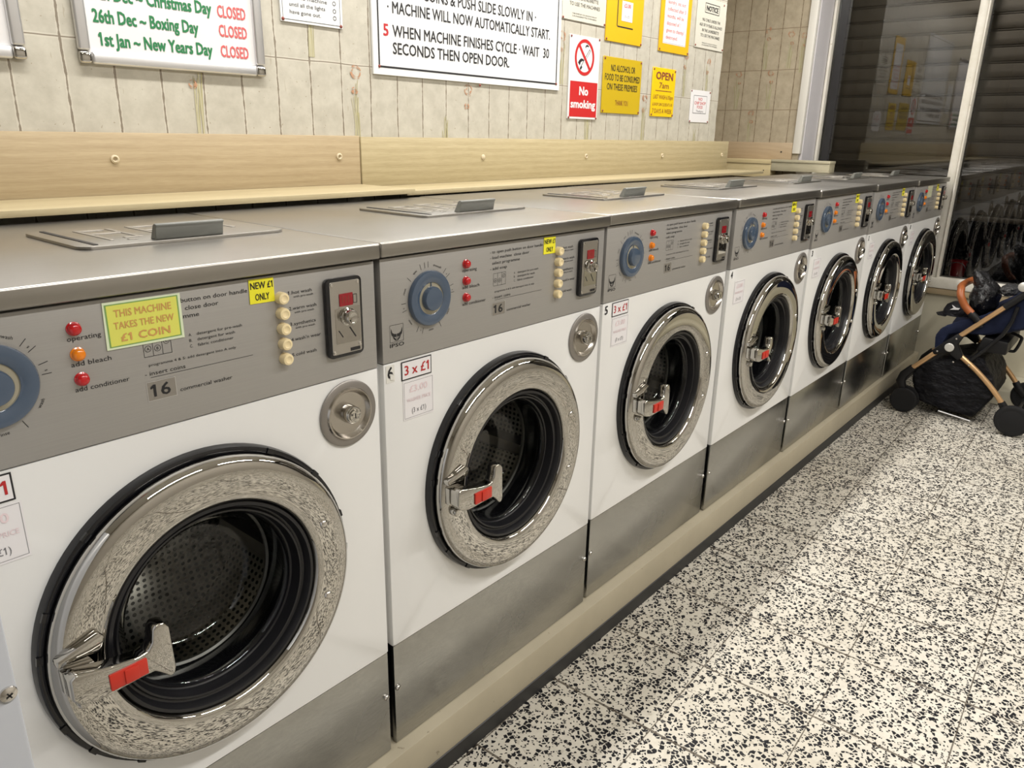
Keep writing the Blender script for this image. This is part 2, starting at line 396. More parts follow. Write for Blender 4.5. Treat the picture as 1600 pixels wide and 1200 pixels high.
def obj(name, mb, mats, parent=None, local=False, origin=None):
    if isinstance(mats, str): mats = [mats]
    bm = mb.bm
    if parent is not None:
        me = mesh_of(name, mb, mats, None if local else Vector((0, 0, G))-ORG[parent.name])
        o = bpy.data.objects.new(name, me); COL.objects.link(o); o.parent = parent
        ORG[o.name] = ORG[parent.name]; return o
    if origin is None:
        xs = [v.co for v in bm.verts]
        origin = Vector(((min(c.x for c in xs)+max(c.x for c in xs))/2, (min(c.y for c in xs)+max(c.y for c in xs))/2, min(c.z for c in xs)))
    origin = Vector(origin)+Vector((0, 0, G))
    me = mesh_of(name, mb, mats, Vector((0, 0, G))-origin)
    o = bpy.data.objects.new(name, me); COL.objects.link(o); o.location = origin; ORG[o.name] = origin; return o
def empty(name, loc):
    o = bpy.data.objects.new(name, None); COL.objects.link(o); o.empty_display_size = 0.05
    o.location = (loc[0], loc[1], loc[2]+G); ORG[o.name] = Vector(o.location); return o
def tag(o, label, cat, group=None):
    o['label'] = label; o['category'] = cat
    if group: o['group'] = group
    return o
def struct(name, mb, mats, parent=None):
    o = obj(name, mb, mats, parent, origin=None if parent else (0, 0, -G)); o['kind'] = 'structure'; return o

# ================================================================== SETTING
FZ = -G; TOP = CEIL-G; YW = 0.872; XC = 3.70; XP = 4.71; XW = 4.95; YS = -2.7; XL = -2.0
b = MB(); b.box(XL, XW, YS, 1.5, FZ-0.1, FZ); struct('floor', b, 'terrazzo')
b = MB(); b.box(XL, XW+0.1, YS, 1.5, TOP, TOP+0.1); struct('ceiling', b, 'ceiling_white')
def poppy(b, plane, u0, z0, h, sc=1.0, seed=0, stem=True, flower=True):
    rnd = random.Random(seed); cnt = [0]
    def add(poly, mi):
        cnt[0] += 1; off = plane[1]-0.00001*cnt[0]
        if plane[0] == 'y': b.add([(p[0], off, p[1]) for p in poly], [tuple(range(len(poly)))], mi)
        else: b.add([(off, p[0], p[1]) for p in poly], [tuple(range(len(poly)))], mi)
    def strip(pts, w, mi):
        for k in range(len(pts)-1):
            (a, c), (d, e) = pts[k], pts[k+1]
            add([(a-w, c), (a+w, c), (d+w, e), (d-w, e)], mi)
    if stem:
        for i in range(9):
            dx = rnd.uniform(-0.020, 0.020)*sc; top = h*rnd.uniform(0.45, 0.92); lean = rnd.uniform(-0.014, 0.014)*sc
            strip([(u0+dx*0.6+lean*(t/5)**2, z0+top*t/5) for t in range(6)], 0.0008*sc+rnd.random()*0.0012, 1 if i < 5 else 2)
    if flower:
        for (cx, cz, r) in ((0.0, h, 0.020), (-0.008, h-0.050, 0.011)):
            for k in range(15):
                a = rnd.uniform(0, 6.28); rr = r*sc*rnd.uniform(0.45, 1.0); L = rnd.uniform(0.5, 1.3)
                pts = [(u0+cx+rr*math.cos(a+t*L/5), z0+cz+rr*0.95*math.sin(a+t*L/5)) for t in range(6)]
                strip(pts, 0.0019*sc, 3)
# back wall: the tiled paper stops at a ragged outer corner
b = MB()
rag = [(XC+0.006*math.sin(k*1.7)*random.uniform(0.2, 1), FZ+k*(TOP-FZ)/60) for k in range(61)]
b.prism([(XL, FZ)]+rag+[(XL, TOP)], 'y', YW, YW+0.12, 0)
b.box(XC-0.12, XC-0.008, YW+0.004, 1.5, FZ, TOP, 0)
for i, (u, z0, h, st, fl) in enumerate([(0.883, 1.18, 0.19, 1, 1), (1.375, 1.18, 0.20, 1, 1), (1.735, 1.18, 0.10, 1, 0), (1.845, 1.20, 0.155, 0, 1), (2.36, 1.403, 0.17, 1, 1),
                                        (2.545, 1.18, 0.19, 1, 0), (2.98, 1.18, 0.20, 1, 1), (3.33, 1.403, 0.18, 1, 1), (3.56, 1.403, 0.17, 1, 1), (1.23, 1.408, 0.20, 1, 1), (3.47, 1.18, 0.09, 1, 0)]):
    poppy(b, ('y', YW-0.0006), u, z0+0.005, h, 1.0, i, st, fl)
struct('wall_back', b, ['tile_paper', 'poppy_stem', 'poppy_leaf', 'poppy_orange'])
# wall beside the window (same paper, weaker light painted in as darker tan), its end closed
b = MB(); b.box(XP, XW+0.1, 0.80, 1.5, FZ, TOP, 0)
for i, (u, z0, h) in enumerate([(1.235, 1.395, 0.205), (0.93, 1.624, 0.19), (1.03, 1.395, 0.205), (1.13, 1.166, 0.205), (1.075, 1.624, 0.22), (0.85, 1.60, 0.20)]):
    poppy(b, ('x', XP-0.0006), u, z0+0.006, h, 1.0, 30+i)
struct('wall_pier', b, ['tile_paper_shaded', 'poppy_stem', 'poppy_leaf', 'poppy_orange'])
b = MB(); b.box(XC-0.1, XP+0.05, 1.45, 1.55, FZ, TOP); struct('wall_recess', b, 'tile_paper_shaded')
b = MB(); b.box(XW, XW+0.10, YS, 0.80, FZ, 0.365); struct('wall_right', b, 'wall_lower')
b = MB(); b.box(XL-0.1, XL, YS, 1.5, FZ, TOP); struct('wall_left', b, 'wall_plain')
b = MB(); b.box(XL, XW+0.1, YS-0.1, YS, FZ, TOP); struct('wall_front', b, 'wall_plain')
b = MB(); b.box(XW-0.38, XW-0.002, -2.2, -0.47, FZ, FZ+0.085, 0, 0.012); struct('trim_1', b, 'wall_lower')
# jamb: board on the pier edge, reveal, and black strip
b = MB(); b.box(XP-0.018, XP+0.02, 0.786, 0.832, 1.142, TOP, 0, 0.003); struct('trim_2', b, 'white_gloss_paint')
b = MB(); b.box(XP+0.021, XW-0.012, 0.782, 0.80, 1.06, TOP, 0); struct('trim_3', b, 'violet_white')
# window
b = MB()
b.box(XW-0.010, XW+0.05, 0.766, 0.7815, 0.463, TOP, 0, 0.003)          # frame edge by the reveal
b.box(XW-0.022, XW+0.045, -0.036, 0.007, 0.463, TOP, 0, 0.004)          # mullion
b.box(XW-0.030, XW+0.045, -0.046, -0.037, 0.463, TOP, 0, 0.002)
b.box(XW-0.022, XW+0.045, -1.02, -0.975, 0.463, TOP, 0, 0.004)
win = struct('window_1', b, 'frame_white')
b = MB(); b.box(XW-0.035, XW+0.10, -2.68, 0.765, 0.402, 0.463, 0, 0.006); struct('window_sill', b, 'frame_white', win)
b = MB(); b.box(XW-0.028, XW-0.001, -2.68, 0.765, 0.365, 0.400, 0, 0.003); struct('sill_board', b, 'ledge_tan', win)
b = MB(); b.box(XW+0.0505, XW+0.075, 0.718, 0.7665, 0.463, TOP, 0); struct('edge_strip', b, 'gloss_black', win)
b = MB()
for (y0, y1) in ((0.009, 0.7655), (-0.973, -0.047), (-2.66, -1.022)): b.add([(XW+0.03, y0, 0.464), (XW+0.03, y1, 0.464), (XW+0.03, y1, TOP-0.01), (XW+0.03, y0, TOP-0.01)], [(0, 3, 2, 1)])
struct('glass', b, 'window_glass', win)
# outside: roller shutter over the upper part, ledge, added shapes standing in for reflections
b = MB(); prof = []
z = 0.82; k = 0
while z < 2.5:
    for t, d in ((0.0, 0.006), (0.05, 0.006), (0.07, 0.000), (0.10, -0.0035), (0.15, -0.0045), (0.50, -0.0040), (0.92, -0.0030), (0.97, 0.001)):
        prof.append((d, z+t*0.083))
    z += 0.083
V = []; F = []
for (d, zz) in prof: V += [(XW+0.13+d, -2.4, zz), (XW+0.13+d, 1.1, zz), (XW+0.145+d, 1.1, zz), (XW+0.145+d, -2.4, zz)]
for i in range(len(prof)-1):
    a = 4*i; F += [(a, a+4, a+5, a+1), (a+2, a+6, a+7, a+3)]
F += [(0, 1, 2, 3)]
b.add(V, F, 0, False); b.box(XW+0.115, XW+0.16, -2.4, 1.1, 0.79, 0.82, 0, 0.004)
o = obj('roller_shutter', b, 'shutter_metal'); tag(o, 'dark brown slatted roller shutter lowered outside the window glass', 'shutter')
b = MB(); b.box(XW+0.10, XW+0.75, -2.5, 1.1, 0.30, 0.435); struct('trim_4', b, 'dark_gap')
b = MB(); V = []; F = []  # added folds stand in for dark reflections in the pane
rn = random.Random(3); ny = 120
for i in range(ny+1):
    y = -1.6+2.6*i/ny
    for j in range(9):
        zz = 0.436+0.47*j/8
        V.append((XW+0.34+0.020*math.sin(i*0.9+0.5*math.sin(j*0.8))+0.012*rn.uniform(-1, 1)+0.02*math.sin(i*0.21+j*0.4), y, zz))
for i in range(ny):
    for j in range(8): a = i*9+j; F.append((a, a+1, a+10, a+9))
b.add(V, F, 0, True)
o = obj('reflection_sheet', b, 'bag_plastic'); tag(o, 'black folded sheet added behind the window as dark reflections below the shutter', 'reflection')
t = empty('bucket_reflection', (XW+0.19, -0.075, 0.436))  # added solid standing in for a red reflection in the glass
b = MB(); b.lathe([(0.030, 0.0), (0.046, 0.105), (0.049, 0.105), (0.049, 0.112), (0.044, 0.112), (0.040, 0.02), (0.0, 0.018)], (XW+0.19, -0.105, 0.436), 24, 0, 'z', cap0=True)
obj('pail_reflection', b, 'reflection_red', t)
b = MB(); b.tube([(XW+0.142, -0.105+0.045*math.cos(a), 0.436+0.075+0.030*math.sin(a)) for a in [PI*k/10 for k in range(11)]], 0.0022, 6); obj('handle', b, 'aluminium', t)
tag(t, 'small red shape added behind the glass as a reflection low beside the mullion', 'bucket_reflection')
b = MB(); b.lathe([(0.02, 0.0), (0.060, 0.004), (0.066, 0.04), (0.052, 0.085), (0.02, 0.105), (0.004, 0.11)], (XW+0.2, 0.03, 0.436), 20, 0, 'z', cap0=True, cap1=True)  # added lump in place of a blue reflection in the glass
o = obj('bag_reflection', b, 'reflection_blue'); tag(o, 'dark blue shape added behind the glass as a reflection beside the red one', 'bag')

# plinth under the machines with its black base strip
b = MB(); b.box(-0.75, 4.93, -0.023, 0.70, FZ, 0.0, 0, 0.004); struct('trim_5', b, 'plinth_paint')
b = MB(); pts = [(-0.0265, FZ), (-0.026, -0.090), (-0.0235, -0.0885), (-0.0235, FZ)]
b.prism(pts, 'x', -0.75, 4.93, 0); struct('baseboard_front', b, 'black_base')

# boards along the wall
def screw_cap(parent, x, z, y, mi_dark=True):
    b = MB(); b.lathe([(0.0095, 0.0), (0.0095, -0.003), (0.006, -0.0045), (0.0042, -0.002)], (x, y, z), 20, 0, 'y')
    b.lathe([(0.0042, -0.002), (0.002, -0.0012), (0.0005, -0.0016)], (x, y, z), 12, 1, 'y', cap1=True)
    return obj('screw_cap', b, ['cap_beige', 'ledge_tan'], parent)
def plain_cap(parent, x, z, y):
    b = MB(); b.lathe([(0.009, 0.0), (0.009, -0.003), (0.006, -0.005), (0.001, -0.0055)], (x, y, z), 16, 0, 'y', cap1=True)
    return obj('screw_cap', b, ['cap_beige'], parent)
YB = 0.857
b = MB(); b.box(-0.75, 1.366, YB, YB+0.014, 1.066, 1.211, 0, 0.0012)
o = obj('backboard', b, 'oak_tan'); tag(o, 'tan oak backboard on the wall behind the two nearest washers', 'board')
for x in (-0.05, 0.662, 1.29): screw_cap(o, x, 1.1535, YB)
b = MB(); b.box(1.370, 3.842, YB-0.002, YB+0.013, 1.060, 1.2085, 0, 0.0012)
o = obj('backboard', b, 'oak_yellow'); tag(o, 'long yellowish oak backboard running to the wall corner beneath the notices', 'board')
for i, x in enumerate((1.902, 2.525, 3.143, 3.77)): (plain_cap if i < 1 else screw_cap)(o, x, 1.1465-0.002*i, YB-0.002)
b = MB(); b.box(-0.75, 1.364, 0.62, YB-0.0015, 1.0615, 1.0745, 0, 0.001)
o = obj('shelf_board', b, 'oak_shelf'); tag(o, 'oak shelf board lying over the two nearest washers, its end overlapping the next', 'shelf')
b = MB(); b.box(1.3655, 3.862, 0.655, YB-0.0035, 1.0535, 1.0665, 0, 0.001)
o = obj('shelf_board', b, 'oak_shelf'); tag(o, 'long oak shelf board over the backs of the middle washers', 'shelf')
b = MB(); b.box(XP-0.016, XP-0.0015, 0.834, 1.44, 1.100, 1.2045, 0, 0.001)
o = obj('skirting_board', b, 'oak_brown'); tag(o, 'brown wooden board across the tiled wall beside the window jamb', 'board')
b = MB(); b.lathe([(0.005, 0.0), (0.004, -0.002)], (XP-0.016, 0.90, 1.15), 10, 0, 'x', cap1=True); obj('screw', b, 'hole_dark', o)
t = empty('boxing', (4.65, 1.0, 1.0513))
b = MB(); b.box(4.600, 4.692, 0.917, 1.44, 1.0, 1.079, 0, 0.001); obj('front_panel', b, 'oak_pale', t)
b = MB(); b.box(4.594, 4.692, 0.917, 1.44, 1.0795, 1.1035, 0, 0.001); obj('lid', b, 'oak_pale', t)
b = MB(); b.box(4.600, 4.692, 0.565, 0.9155, 1.0405, 1.0915, 0, 0.001); obj('front_panel', b, 'oak_grey', t)
b = MB(); b.box(4.594, 4.692, 0.562, 0.9155, 1.092, 1.1065, 0, 0.001); obj('lid', b, 'oak_grey', t)
b = MB(); b.lathe([(0.004, 0.0), (0.003, -0.002)], (4.600, 0.96, 1.040), 10, 0, 'x', cap1=True); obj('screw', b, 'hole_dark', t)
tag(t, 'low boxed-in pipe casing of pale and greyish boards below the window jamb', 'boxing')

# ================================================================== WASHING MACHINES
ZS, ZP, ZT, ZTOP = 0.2438, 0.8331, 1.0192, 1.049
GX = 0.0085
DC = (0.349, 0.0, 0.540)      # door centre
def cached(name, build, mats):
    if name not in CACHE:
        mb = MB(); build(mb); CACHE[name] = mesh_of(name.split('|')[0], mb, mats if isinstance(mats, list) else [mats], None)
    return CACHE[name]
def part(parent, key, build, mats, loc=None):
    me = cached(key, build, mats); o = bpy.data.objects.new(key.split('|')[0], me); COL.objects.link(o); o.parent = parent
    if loc: o.location = loc
    ORG[o.name] = ORG[parent.name]; return o
def b_cabinet(b):
    b.box(GX, 0.022, 0.013, 0.64, ZS, ZP, 0, 0.002); b.box(0.678, 0.70-GX, 0.013, 0.64, ZS, ZP, 0, 0.002)
    b.box(0.022, 0.678, 0.62, 0.64, 0.0, ZP, 0)
    b.box(0.016, 0.684, 0.021, 0.63, ZP+0.0005, ZT, 1)
    b.box(0.016, 0.684, 0.0135, 0.62, 0.0, ZS-0.002, 1)
def b_front(b):
    x0, x1, z0, z1 = GX, 0.70-GX, ZS+0.001, ZP-0.0005; cx, cz, r = DC[0], DC[2], 0.205
    A = sorted([2*PI*i/96 for i in range(96)]+[math.atan2(z-cz, x-cx) % (2*PI) for x in (x0, x1) for z in (z0, z1)])
    V = []; F = []; n = len(A)
    def rect(a, ins):
        c, s = math.cos(a), math.sin(a); t = 1e9
        if c > 1e-9: t = min(t, (x1-ins-cx)/c)
        if c < -1e-9: t = min(t, (x0+ins-cx)/c)
        if s > 1e-9: t = min(t, (z1-cz)/s)
        if s < -1e-9: t = min(t, (z0-cz)/s)
        return (cx+t*c, cz+t*s)
    for a in A:
        p = rect(a, 0.003); q = rect(a, 0.0008); u = rect(a, 0.0)
        V += [(cx+r*math.cos(a), 0.012, cz+r*math.sin(a)), (cx+r*math.cos(a), 0, cz+r*math.sin(a)), (p[0], 0, p[1]), (q[0], 0.0008, q[1]), (u[0], 0.003, u[1]), (u[0], 0.0125, u[1])]
    for i in range(n):
        j = (i+1) % n
        for k in range(5): F.append((6*i+k, 6*i+k+1, 6*j+k+1, 6*j+k))
    b.add(V, F, 0, True)
def b_kick(b): b.box(GX+0.001, 0.70-GX-0.001, 0.001, 0.013, 0.002, ZS-0.001, 0, 0.0018)
def b_panel(b):
    b.box(GX, 0.70-GX, 0.0, 0.020, ZP+0.001, ZT, 0, 0.0012)
    y = -0.0004; T = lambda s, x, z, cap, wd=None, **k: b.text(s, x, z, y, cap, wd, 1, **k)
    # dial graduation
    c = (0.1205, 0.9375)
    def tick(deg, r0=0.0555, r1=0.0665):
        a = math.radians(deg); b.seg((c[0]+r0*math.cos(a), c[1]+r0*math.sin(a)), (c[0]+r1*math.cos(a), c[1]+r1*math.sin(a)), 0.0008, y, 1)
    for d in (108, 98, 90, 47, 35, 15, 2, -62, -105, -118, 195, 182, 140): tick(d)
    def arc(s, deg, r=0.060):
        a = math.radians(deg); rot = a-PI/2 if math.sin(a) > -0.3 else a+PI/2
        b.text(s, c[0]+r*math.cos(a), c[1]+r*math.sin(a)-0.002, y, 0.0042, None, 1, align='c', rot=rot)
    for s, d in (('prewash', 68), ('s', 41), ('s', 8), ('wash', -32), ('rinse', -85), ('s', -111), ('rinse', 218), ('s', 188), ('rinse', 160), ('spin', 122)): arc(s, d)
    # lights
    T('operating', 0.2094, 0.9735, 0.0060, 0.040); T('add bleach', 0.2094, 0.9410, 0.0060, 0.048); T('add conditioner', 0.2094, 0.9085, 0.0060, 0.0665)
    # instructions
    T('- to open push button on door handle', 0.2880, 1.0000, 0.0058, 0.168); T('- load machine  close door', 0.2880, 0.9890, 0.0058, 0.122)
    T('select programme', 0.2945, 0.9782, 0.0058, 0.0855); T('- add soap', 0.2885, 0.9672, 0.0058, 0.051)
    b.frame(0.2985, 0.3365, 0.9345, 0.9600, y, 0.0006, 1)
    for x in (0.3112, 0.3239): b.quad(x-0.0003, x+0.0003, 0.9345, 0.9600, y, 1)
    for s, x, z in (('A', 0.3047, 0.9455), ('B', 0.3174, 0.9445), ('C', 0.3302, 0.9525)):
        b.ring((x, z), 0.0038, 0.0044, y, 1, 20); b.text(s, x, z-0.0020, y, 0.004, None, 1, align='c')
    for s, q, z in (('A.', 'detergent for pre-wash', 0.9520), ('B.', 'detergent for wash', 0.9440), ('C.', 'fabric conditioner', 0.9360)):
        T(s, 0.3620, z, 0.0040, 0.0040); T(q, 0.3735, z, 0.0040, {'A.': 0.069, 'B.': 0.057, 'C.': 0.054}[s])
    T('programme 4 & 5: add detergent into A only', 0.3030, 0.9215, 0.0036, 0.127)
    T('- insert coins', 0.2960, 0.9090, 0.0055, 0.056); b.quad(0.3035, 0.4560, 0.9057, 0.9063, y, 1)
    b.quad(0.2960, 0.3362, 0.8732, 0.9005, -0.0003, 3); b.frame(0.2960, 0.3362, 0.8732, 0.9005, -0.0004, 0.0008, 2)
    b.text('16', 0.3010, 0.8790, -0.0006, 0.0165, 0.0265, 1, bold=0.012)
    T('commercial washer', 0.3410, 0.8775, 0.0055, 0.0785)
    # programme buttons
    for i, (s, q) in enumerate((('1.hot wash', 1), ('2.warm wash', 1), ('3.synthetics', 1), ("4.wash'n wear", 0), ('5.cold wash', 0))):
        z = 0.9865-0.02435*i; T(s, 0.5230, z, 0.0052, {0: 0.043, 1: 0.050, 2: 0.047, 3: 0.055, 4: 0.045}[i])
        if q: T('with pre-wash', 0.5320, z-0.0058, 0.0032, 0.036)
    # maker's mark: a framed emblem over four letters
    b.frame(0.0255, 0.0575, 0.8700, 0.9015, y, 0.0006, 1)
    for sgn in (-1, 1):
        m = lambda pts: b.poly([(0.0415+sgn*p[0], 0.8700+p[1]) for p in (pts if sgn > 0 else pts[::-1])], y, 1)
        m([(0.0006, 0.0145), (0.0055, 0.0150), (0.0100, 0.0175), (0.0128, 0.0255), (0.0135, 0.0185), (0.0118, 0.0130), (0.0075, 0.0095), (0.0006, 0.0090)])
        m([(0.0010, 0.0015), (0.0038, 0.0030), (0.0075, 0.0065), (0.0095, 0.0105), (0.0055, 0.0085), (0.0024, 0.0060)])
        m([(0.0, 0.0020), (0.0006, 0.0020), (0.0006, 0.0085), (0.0, 0.0085)])
    b.text('IPSO', 0.0252, 0.8612, y, 0.0066, 0.0328, 1, bold=0.012)
def b_top(b): b.box(0.0025, 0.6975, -0.012, 0.64, 1.0235, ZTOP, 0, 0.0035, 3)
def b_hatch(b):
    x0, x1, y0, y1, r = 0.322, 0.674, 0.216, 0.452, 0.022; P = []
    for (cx, cy, a0) in ((x1-r, y0+r, -90), (x1-r, y1-r, 0), (x0+r, y1-r, 90), (x0+r, y0+r, 180)):
        for k in range(6): a = math.radians(a0+18*k); P.append((cx+r*math.cos(a), cy+r*math.sin(a)))
    b.prism(P, 'z', ZTOP, ZTOP+0.005, 0, 0.0012)
    z0, z1 = ZTOP+0.005, ZTOP+0.0062
    b.box(0.345, 0.352, 0.228, 0.44, z0, z1, 2)                   # slot
    for (a, c, d, e) in ((0.385, 0.392, 0.265, 0.41), (0.392, 0.44, 0.345, 0.362), (0.392, 0.43, 0.395, 0.41), (0.437, 0.444, 0.28, 0.41), (0.415, 0.437, 0.28, 0.29),
                         (0.475, 0.482, 0.30, 0.42), (0.482, 0.52, 0.405, 0.42), (0.482, 0.51, 0.35, 0.362), (0.545, 0.552, 0.30, 0.42), (0.552, 0.615, 0.36, 0.372), (0.615, 0.622, 0.30, 0.42), (0.41, 0.425, 0.255, 0.263), (0.50, 0.53, 0.30, 0.308)):
        b.box(a, c, d, e, z0-0.001, z1, 1, 0.0005, 1)
def b_grip(b):
    z = ZTOP+0.005
    b.prism([(0.228, z), (0.2245, z+0.019), (0.2215, z+0.0215), (0.2225, z+0.0245), (0.2285, z+0.0255), (0.2335, z+0.023), (0.246, z)], 'x', 0.440, 0.556, 0, 0.0008, 1)
def b_dial(b):
    b.lathe([(0.0505, 0.0), (0.0510, -0.006), (0.0490, -0.009), (0.0450, -0.0098), (0.0310, -0.0092), (0.0295, -0.0080)], (0.1205, 0, 0.9375), 64, 0, 'y')
    b.lathe([(0.0295, -0.0080), (0.0285, -0.0065), (0.0200, -0.0065)], (0.1205, 0, 0.9375), 64, 1, 'y')
def b_dialknob(b):
    b.lathe([(0.0225, -0.0065), (0.0220, -0.014), (0.0205, -0.0165), (0.012, -0.0175), (0.0005, -0.0175)], (0.1205, 0, 0.9375), 40, 0, 'y', cap1=True)
    b.box(0.1195, 0.1215, -0.0079, -0.0064, 0.958, 0.9665, 0)
def b_led(b):
    b.lathe([(0.0088, 0.0), (0.0088, -0.0015), (0.0076, -0.0022), (0.0076, -0.0065), (0.0060, -0.0088), (0.0030, -0.0098), (0.0003, -0.0100)], (0, 0, 0), 24, 0, 'y', cap1=True)
def b_button(b):
    b.lathe([(0.0092, 0.0), (0.0092, -0.010), (0.0084, -0.0125), (0.0055, -0.0132), (0.0045, -0.0124), (0.0004, -0.0120)], (0, 0, 0), 24, 0, 'y', cap1=True)
def rrect(x0, x1, z0, z1, r, k=5):
    P = []
    for (cx, cz, a0) in ((x1-r, z0+r, -90), (x1-r, z1-r, 0), (x0+r, z1-r, 90), (x0+r, z0+r, 180)):
        for i in range(k+1): a = math.radians(a0+90*i/k); P.append((cx+r*math.cos(a), cz+r*math.sin(a)))
    return P
def b_coin(b): b.prism(rrect(0.5860, 0.6575, 0.8710, 1.0020, 0.009), 'y', 0.0, -0.0085, 0, 0.0018)
def b_coinplate(b):
    b.prism(rrect(0.5925, 0.6520, 0.8770, 0.9965, 0.003), 'y', -0.0084, -0.0100, 0, 0.0004, 1)
    b.prism(rrect(0.6005, 0.6500, 0.8945, 0.9535, 0.002), 'y', -0.0099, -0.0104, 1)
    b.seg((0.606, 0.917), (0.614, 0.905), 0.0018, -0.0107, 2); b.seg((0.628, 0.920), (0.640, 0.902), 0.0022, -0.0107, 2)
    b.quad(0.628, 0.648, 0.879, 0.8845, -0.0103, 2); b.frame(0.6375, 0.6455, 0.958, 0.973, -0.0103, 0.001, 2)
    for (x, z) in ((0.596, 0.9925), (0.648, 0.9925), (0.596, 0.8815), (0.648, 0.8885)):
        b.lathe([(0.0030, -0.0099), (0.0026, -0.0114), (0.0004, -0.0118)], (x, 0, z), 12, 3, 'y', cap1=True)
def b_display(b):
    b.prism(rrect(0.6100, 0.6365, 0.9560, 0.9765, 0.001), 'y', -0.0099, -0.0112, 0)
    for k in range(3): b.quad(0.6150+0.006*k, 0.6165+0.006*k, 0.961, 0.972, -0.0114, 1)
def b_coinknob(b):
    b.lathe([(0.0150, -0.0100), (0.0145, -0.0130), (0.0120, -0.0145), (0.0120, -0.0230), (0.0105, -0.0250), (0.0085, -0.0252), (0.0075, -0.0245), (0.0003, -0.0245)], (0.6250, 0, 0.9380), 32, 0, 'y', cap1=True)
def b_lock(b):
    b.lathe([(0.0580, 0.0), (0.0580, -0.0025), (0.0560, -0.0040), (0.0465, -0.0044)], (0.6230, -0.001, 0.7685), 56, 0, 'y')
    b.lathe([(0.0465, -0.0044), (0.0445, -0.0075), (0.0425, -0.0078), (0.0400, -0.0035), (0.0370, -0.0002), (0.0200, 0.0005), (0.0003, 0.0005)], (0.6230, -0.001, 0.7685), 56, 1, 'y', cap1=True)
def b_lockcyl(b):
    b.lathe([(0.0165, 0.0), (0.0150, -0.016), (0.0135, -0.0180), (0.0110, -0.0180), (0.0105, -0.0205), (0.0003, -0.0205)], (0.6230, -0.0005, 0.7685), 36, 0, 'y', cap1=True)
    b.box(0.6222, 0.6238, -0.0216, -0.0208, 0.7640, 0.7730, 1)
def b_bezel(b):
    b.lathe([(0.2050, 0.002), (0.2465, 0.002), (0.2465, -0.0075), (0.2445, -0.0130), (0.2415, -0.0145), (0.2360, -0.0140), (0.2290, -0.0080), (0.2200, -0.0060), (0.2060, -0.0060)], DC, 96, 0, 'y')
    for d in (-2, 14, -26, 38, 62, 200, 215, 172, 158, 132, 235):   # clips around the rim
        a = math.radians(d); c, s = math.cos(a), math.sin(a)
        b.prism([(DC[0]+r*c-t*s, DC[2]+r*s+t*c) for r, t in ((0.2375, -0.006), (0.2455, -0.006), (0.2455, 0.006), (0.2375, 0.006))], 'y', -0.012, -0.0162, 0)
def b_door(b):
    b.lathe([(0.170, -0.010), (0.228, -0.010), (0.2340, -0.0145), (0.2365, -0.0210), (0.2355, -0.0275), (0.2320, -0.0335), (0.2255, -0.0375), (0.2180, -0.0388), (0.2080, -0.03905),
             (0.1940, -0.0389), (0.1800, -0.0385), (0.1730, -0.0379), (0.1690, -0.0350), (0.1665, -0.0270), (0.1665, -0.0120)], DC, 128, 0, 'y')
def b_gasket(b):
    b.lathe([(0.1664, -0.026), (0.1640, -0.0305), (0.1590, -0.0310), (0.1560, -0.0250), (0.1545, -0.0180), (0.1515, -0.0165), (0.1490, -0.0195), (0.1460, -0.0190), (0.1440, -0.0100), (0.1425, -0.0010),
             (0.1400, 0.0010), (0.1380, -0.0010), (0.1365, 0.0080)], DC, 96, 0, 'y')
    b.lathe([(0.1365, 0.0080), (0.1380, 0.060), (0.150, 0.075), (0.195, 0.080), (0.21, 0.014)], DC, 96, 1, 'y')
def b_glass(b):
    b.lathe([(0.1375, 0.0030), (0.1330, -0.0020), (0.1290, 0.0020), (0.1270, 0.0120), (0.1230, 0.0480), (0.1150, 0.0720), (0.1020, 0.0860), (0.0750, 0.0930), (0.0003, 0.0950)], DC, 96, 0, 'y')
def b_rivet(b):
    b.lathe([(0.0080, 0.002), (0.0080, -0.003), (0.0068, -0.0065), (0.0035, -0.0090), (0.0003, -0.0095)], (0, 0, 0), 16, 0, 'y', cap1=True)
def b_handle(b):
    fr, bk = -0.074, -0.050
    P = [(0.122, 0.566), (0.130, 0.571), (0.172, 0.5600), (0.205, 0.5545), (0.219, 0.5560), (0.2255, 0.5650), (0.2280, 0.5840), (0.2340, 0.5900), (0.2450, 0.5880), (0.2510, 0.5780), (0.2520, 0.5450),
         (0.2530, 0.5120), (0.2500, 0.5020), (0.2430, 0.5010), (0.2340, 0.5120), (0.2240, 0.5210), (0.2050, 0.5215), (0.1650, 0.5195), (0.1500, 0.5200), (0.1300, 0.5255), (0.1215, 0.5360)]
    b.prism(P, 'y', fr, bk, 0, 0.0030, 3)
    b.prism([(0.1215, 0.532), (0.1215, 0.567), (0.1620, 0.561), (0.1620, 0.524), (0.140, 0.524)], 'y', -0.049, -0.0360, 0, 0.002)
    b.prism([(0.118, 0.574), (0.118, 0.584), (0.172, 0.600), (0.178, 0.592), (0.172, 0.578)], 'y', -0.034, -0.050, 0, 0.003)
    b.lathe([(0.0085, -0.036), (0.0085, -0.050), (0.006, -0.053), (0.0003, -0.0535)], (0.141, 0.0, 0.510), 16, 0, 'y', cap1=True)
def b_redbtn(b):
    b.box(0.1660, 0.2150, -0.0775, -0.0735, 0.5260, 0.5500, 0, 0.0015); b.box(0.1840, 0.2020, -0.0800, -0.0770, 0.5275, 0.5485, 0, 0.0012)
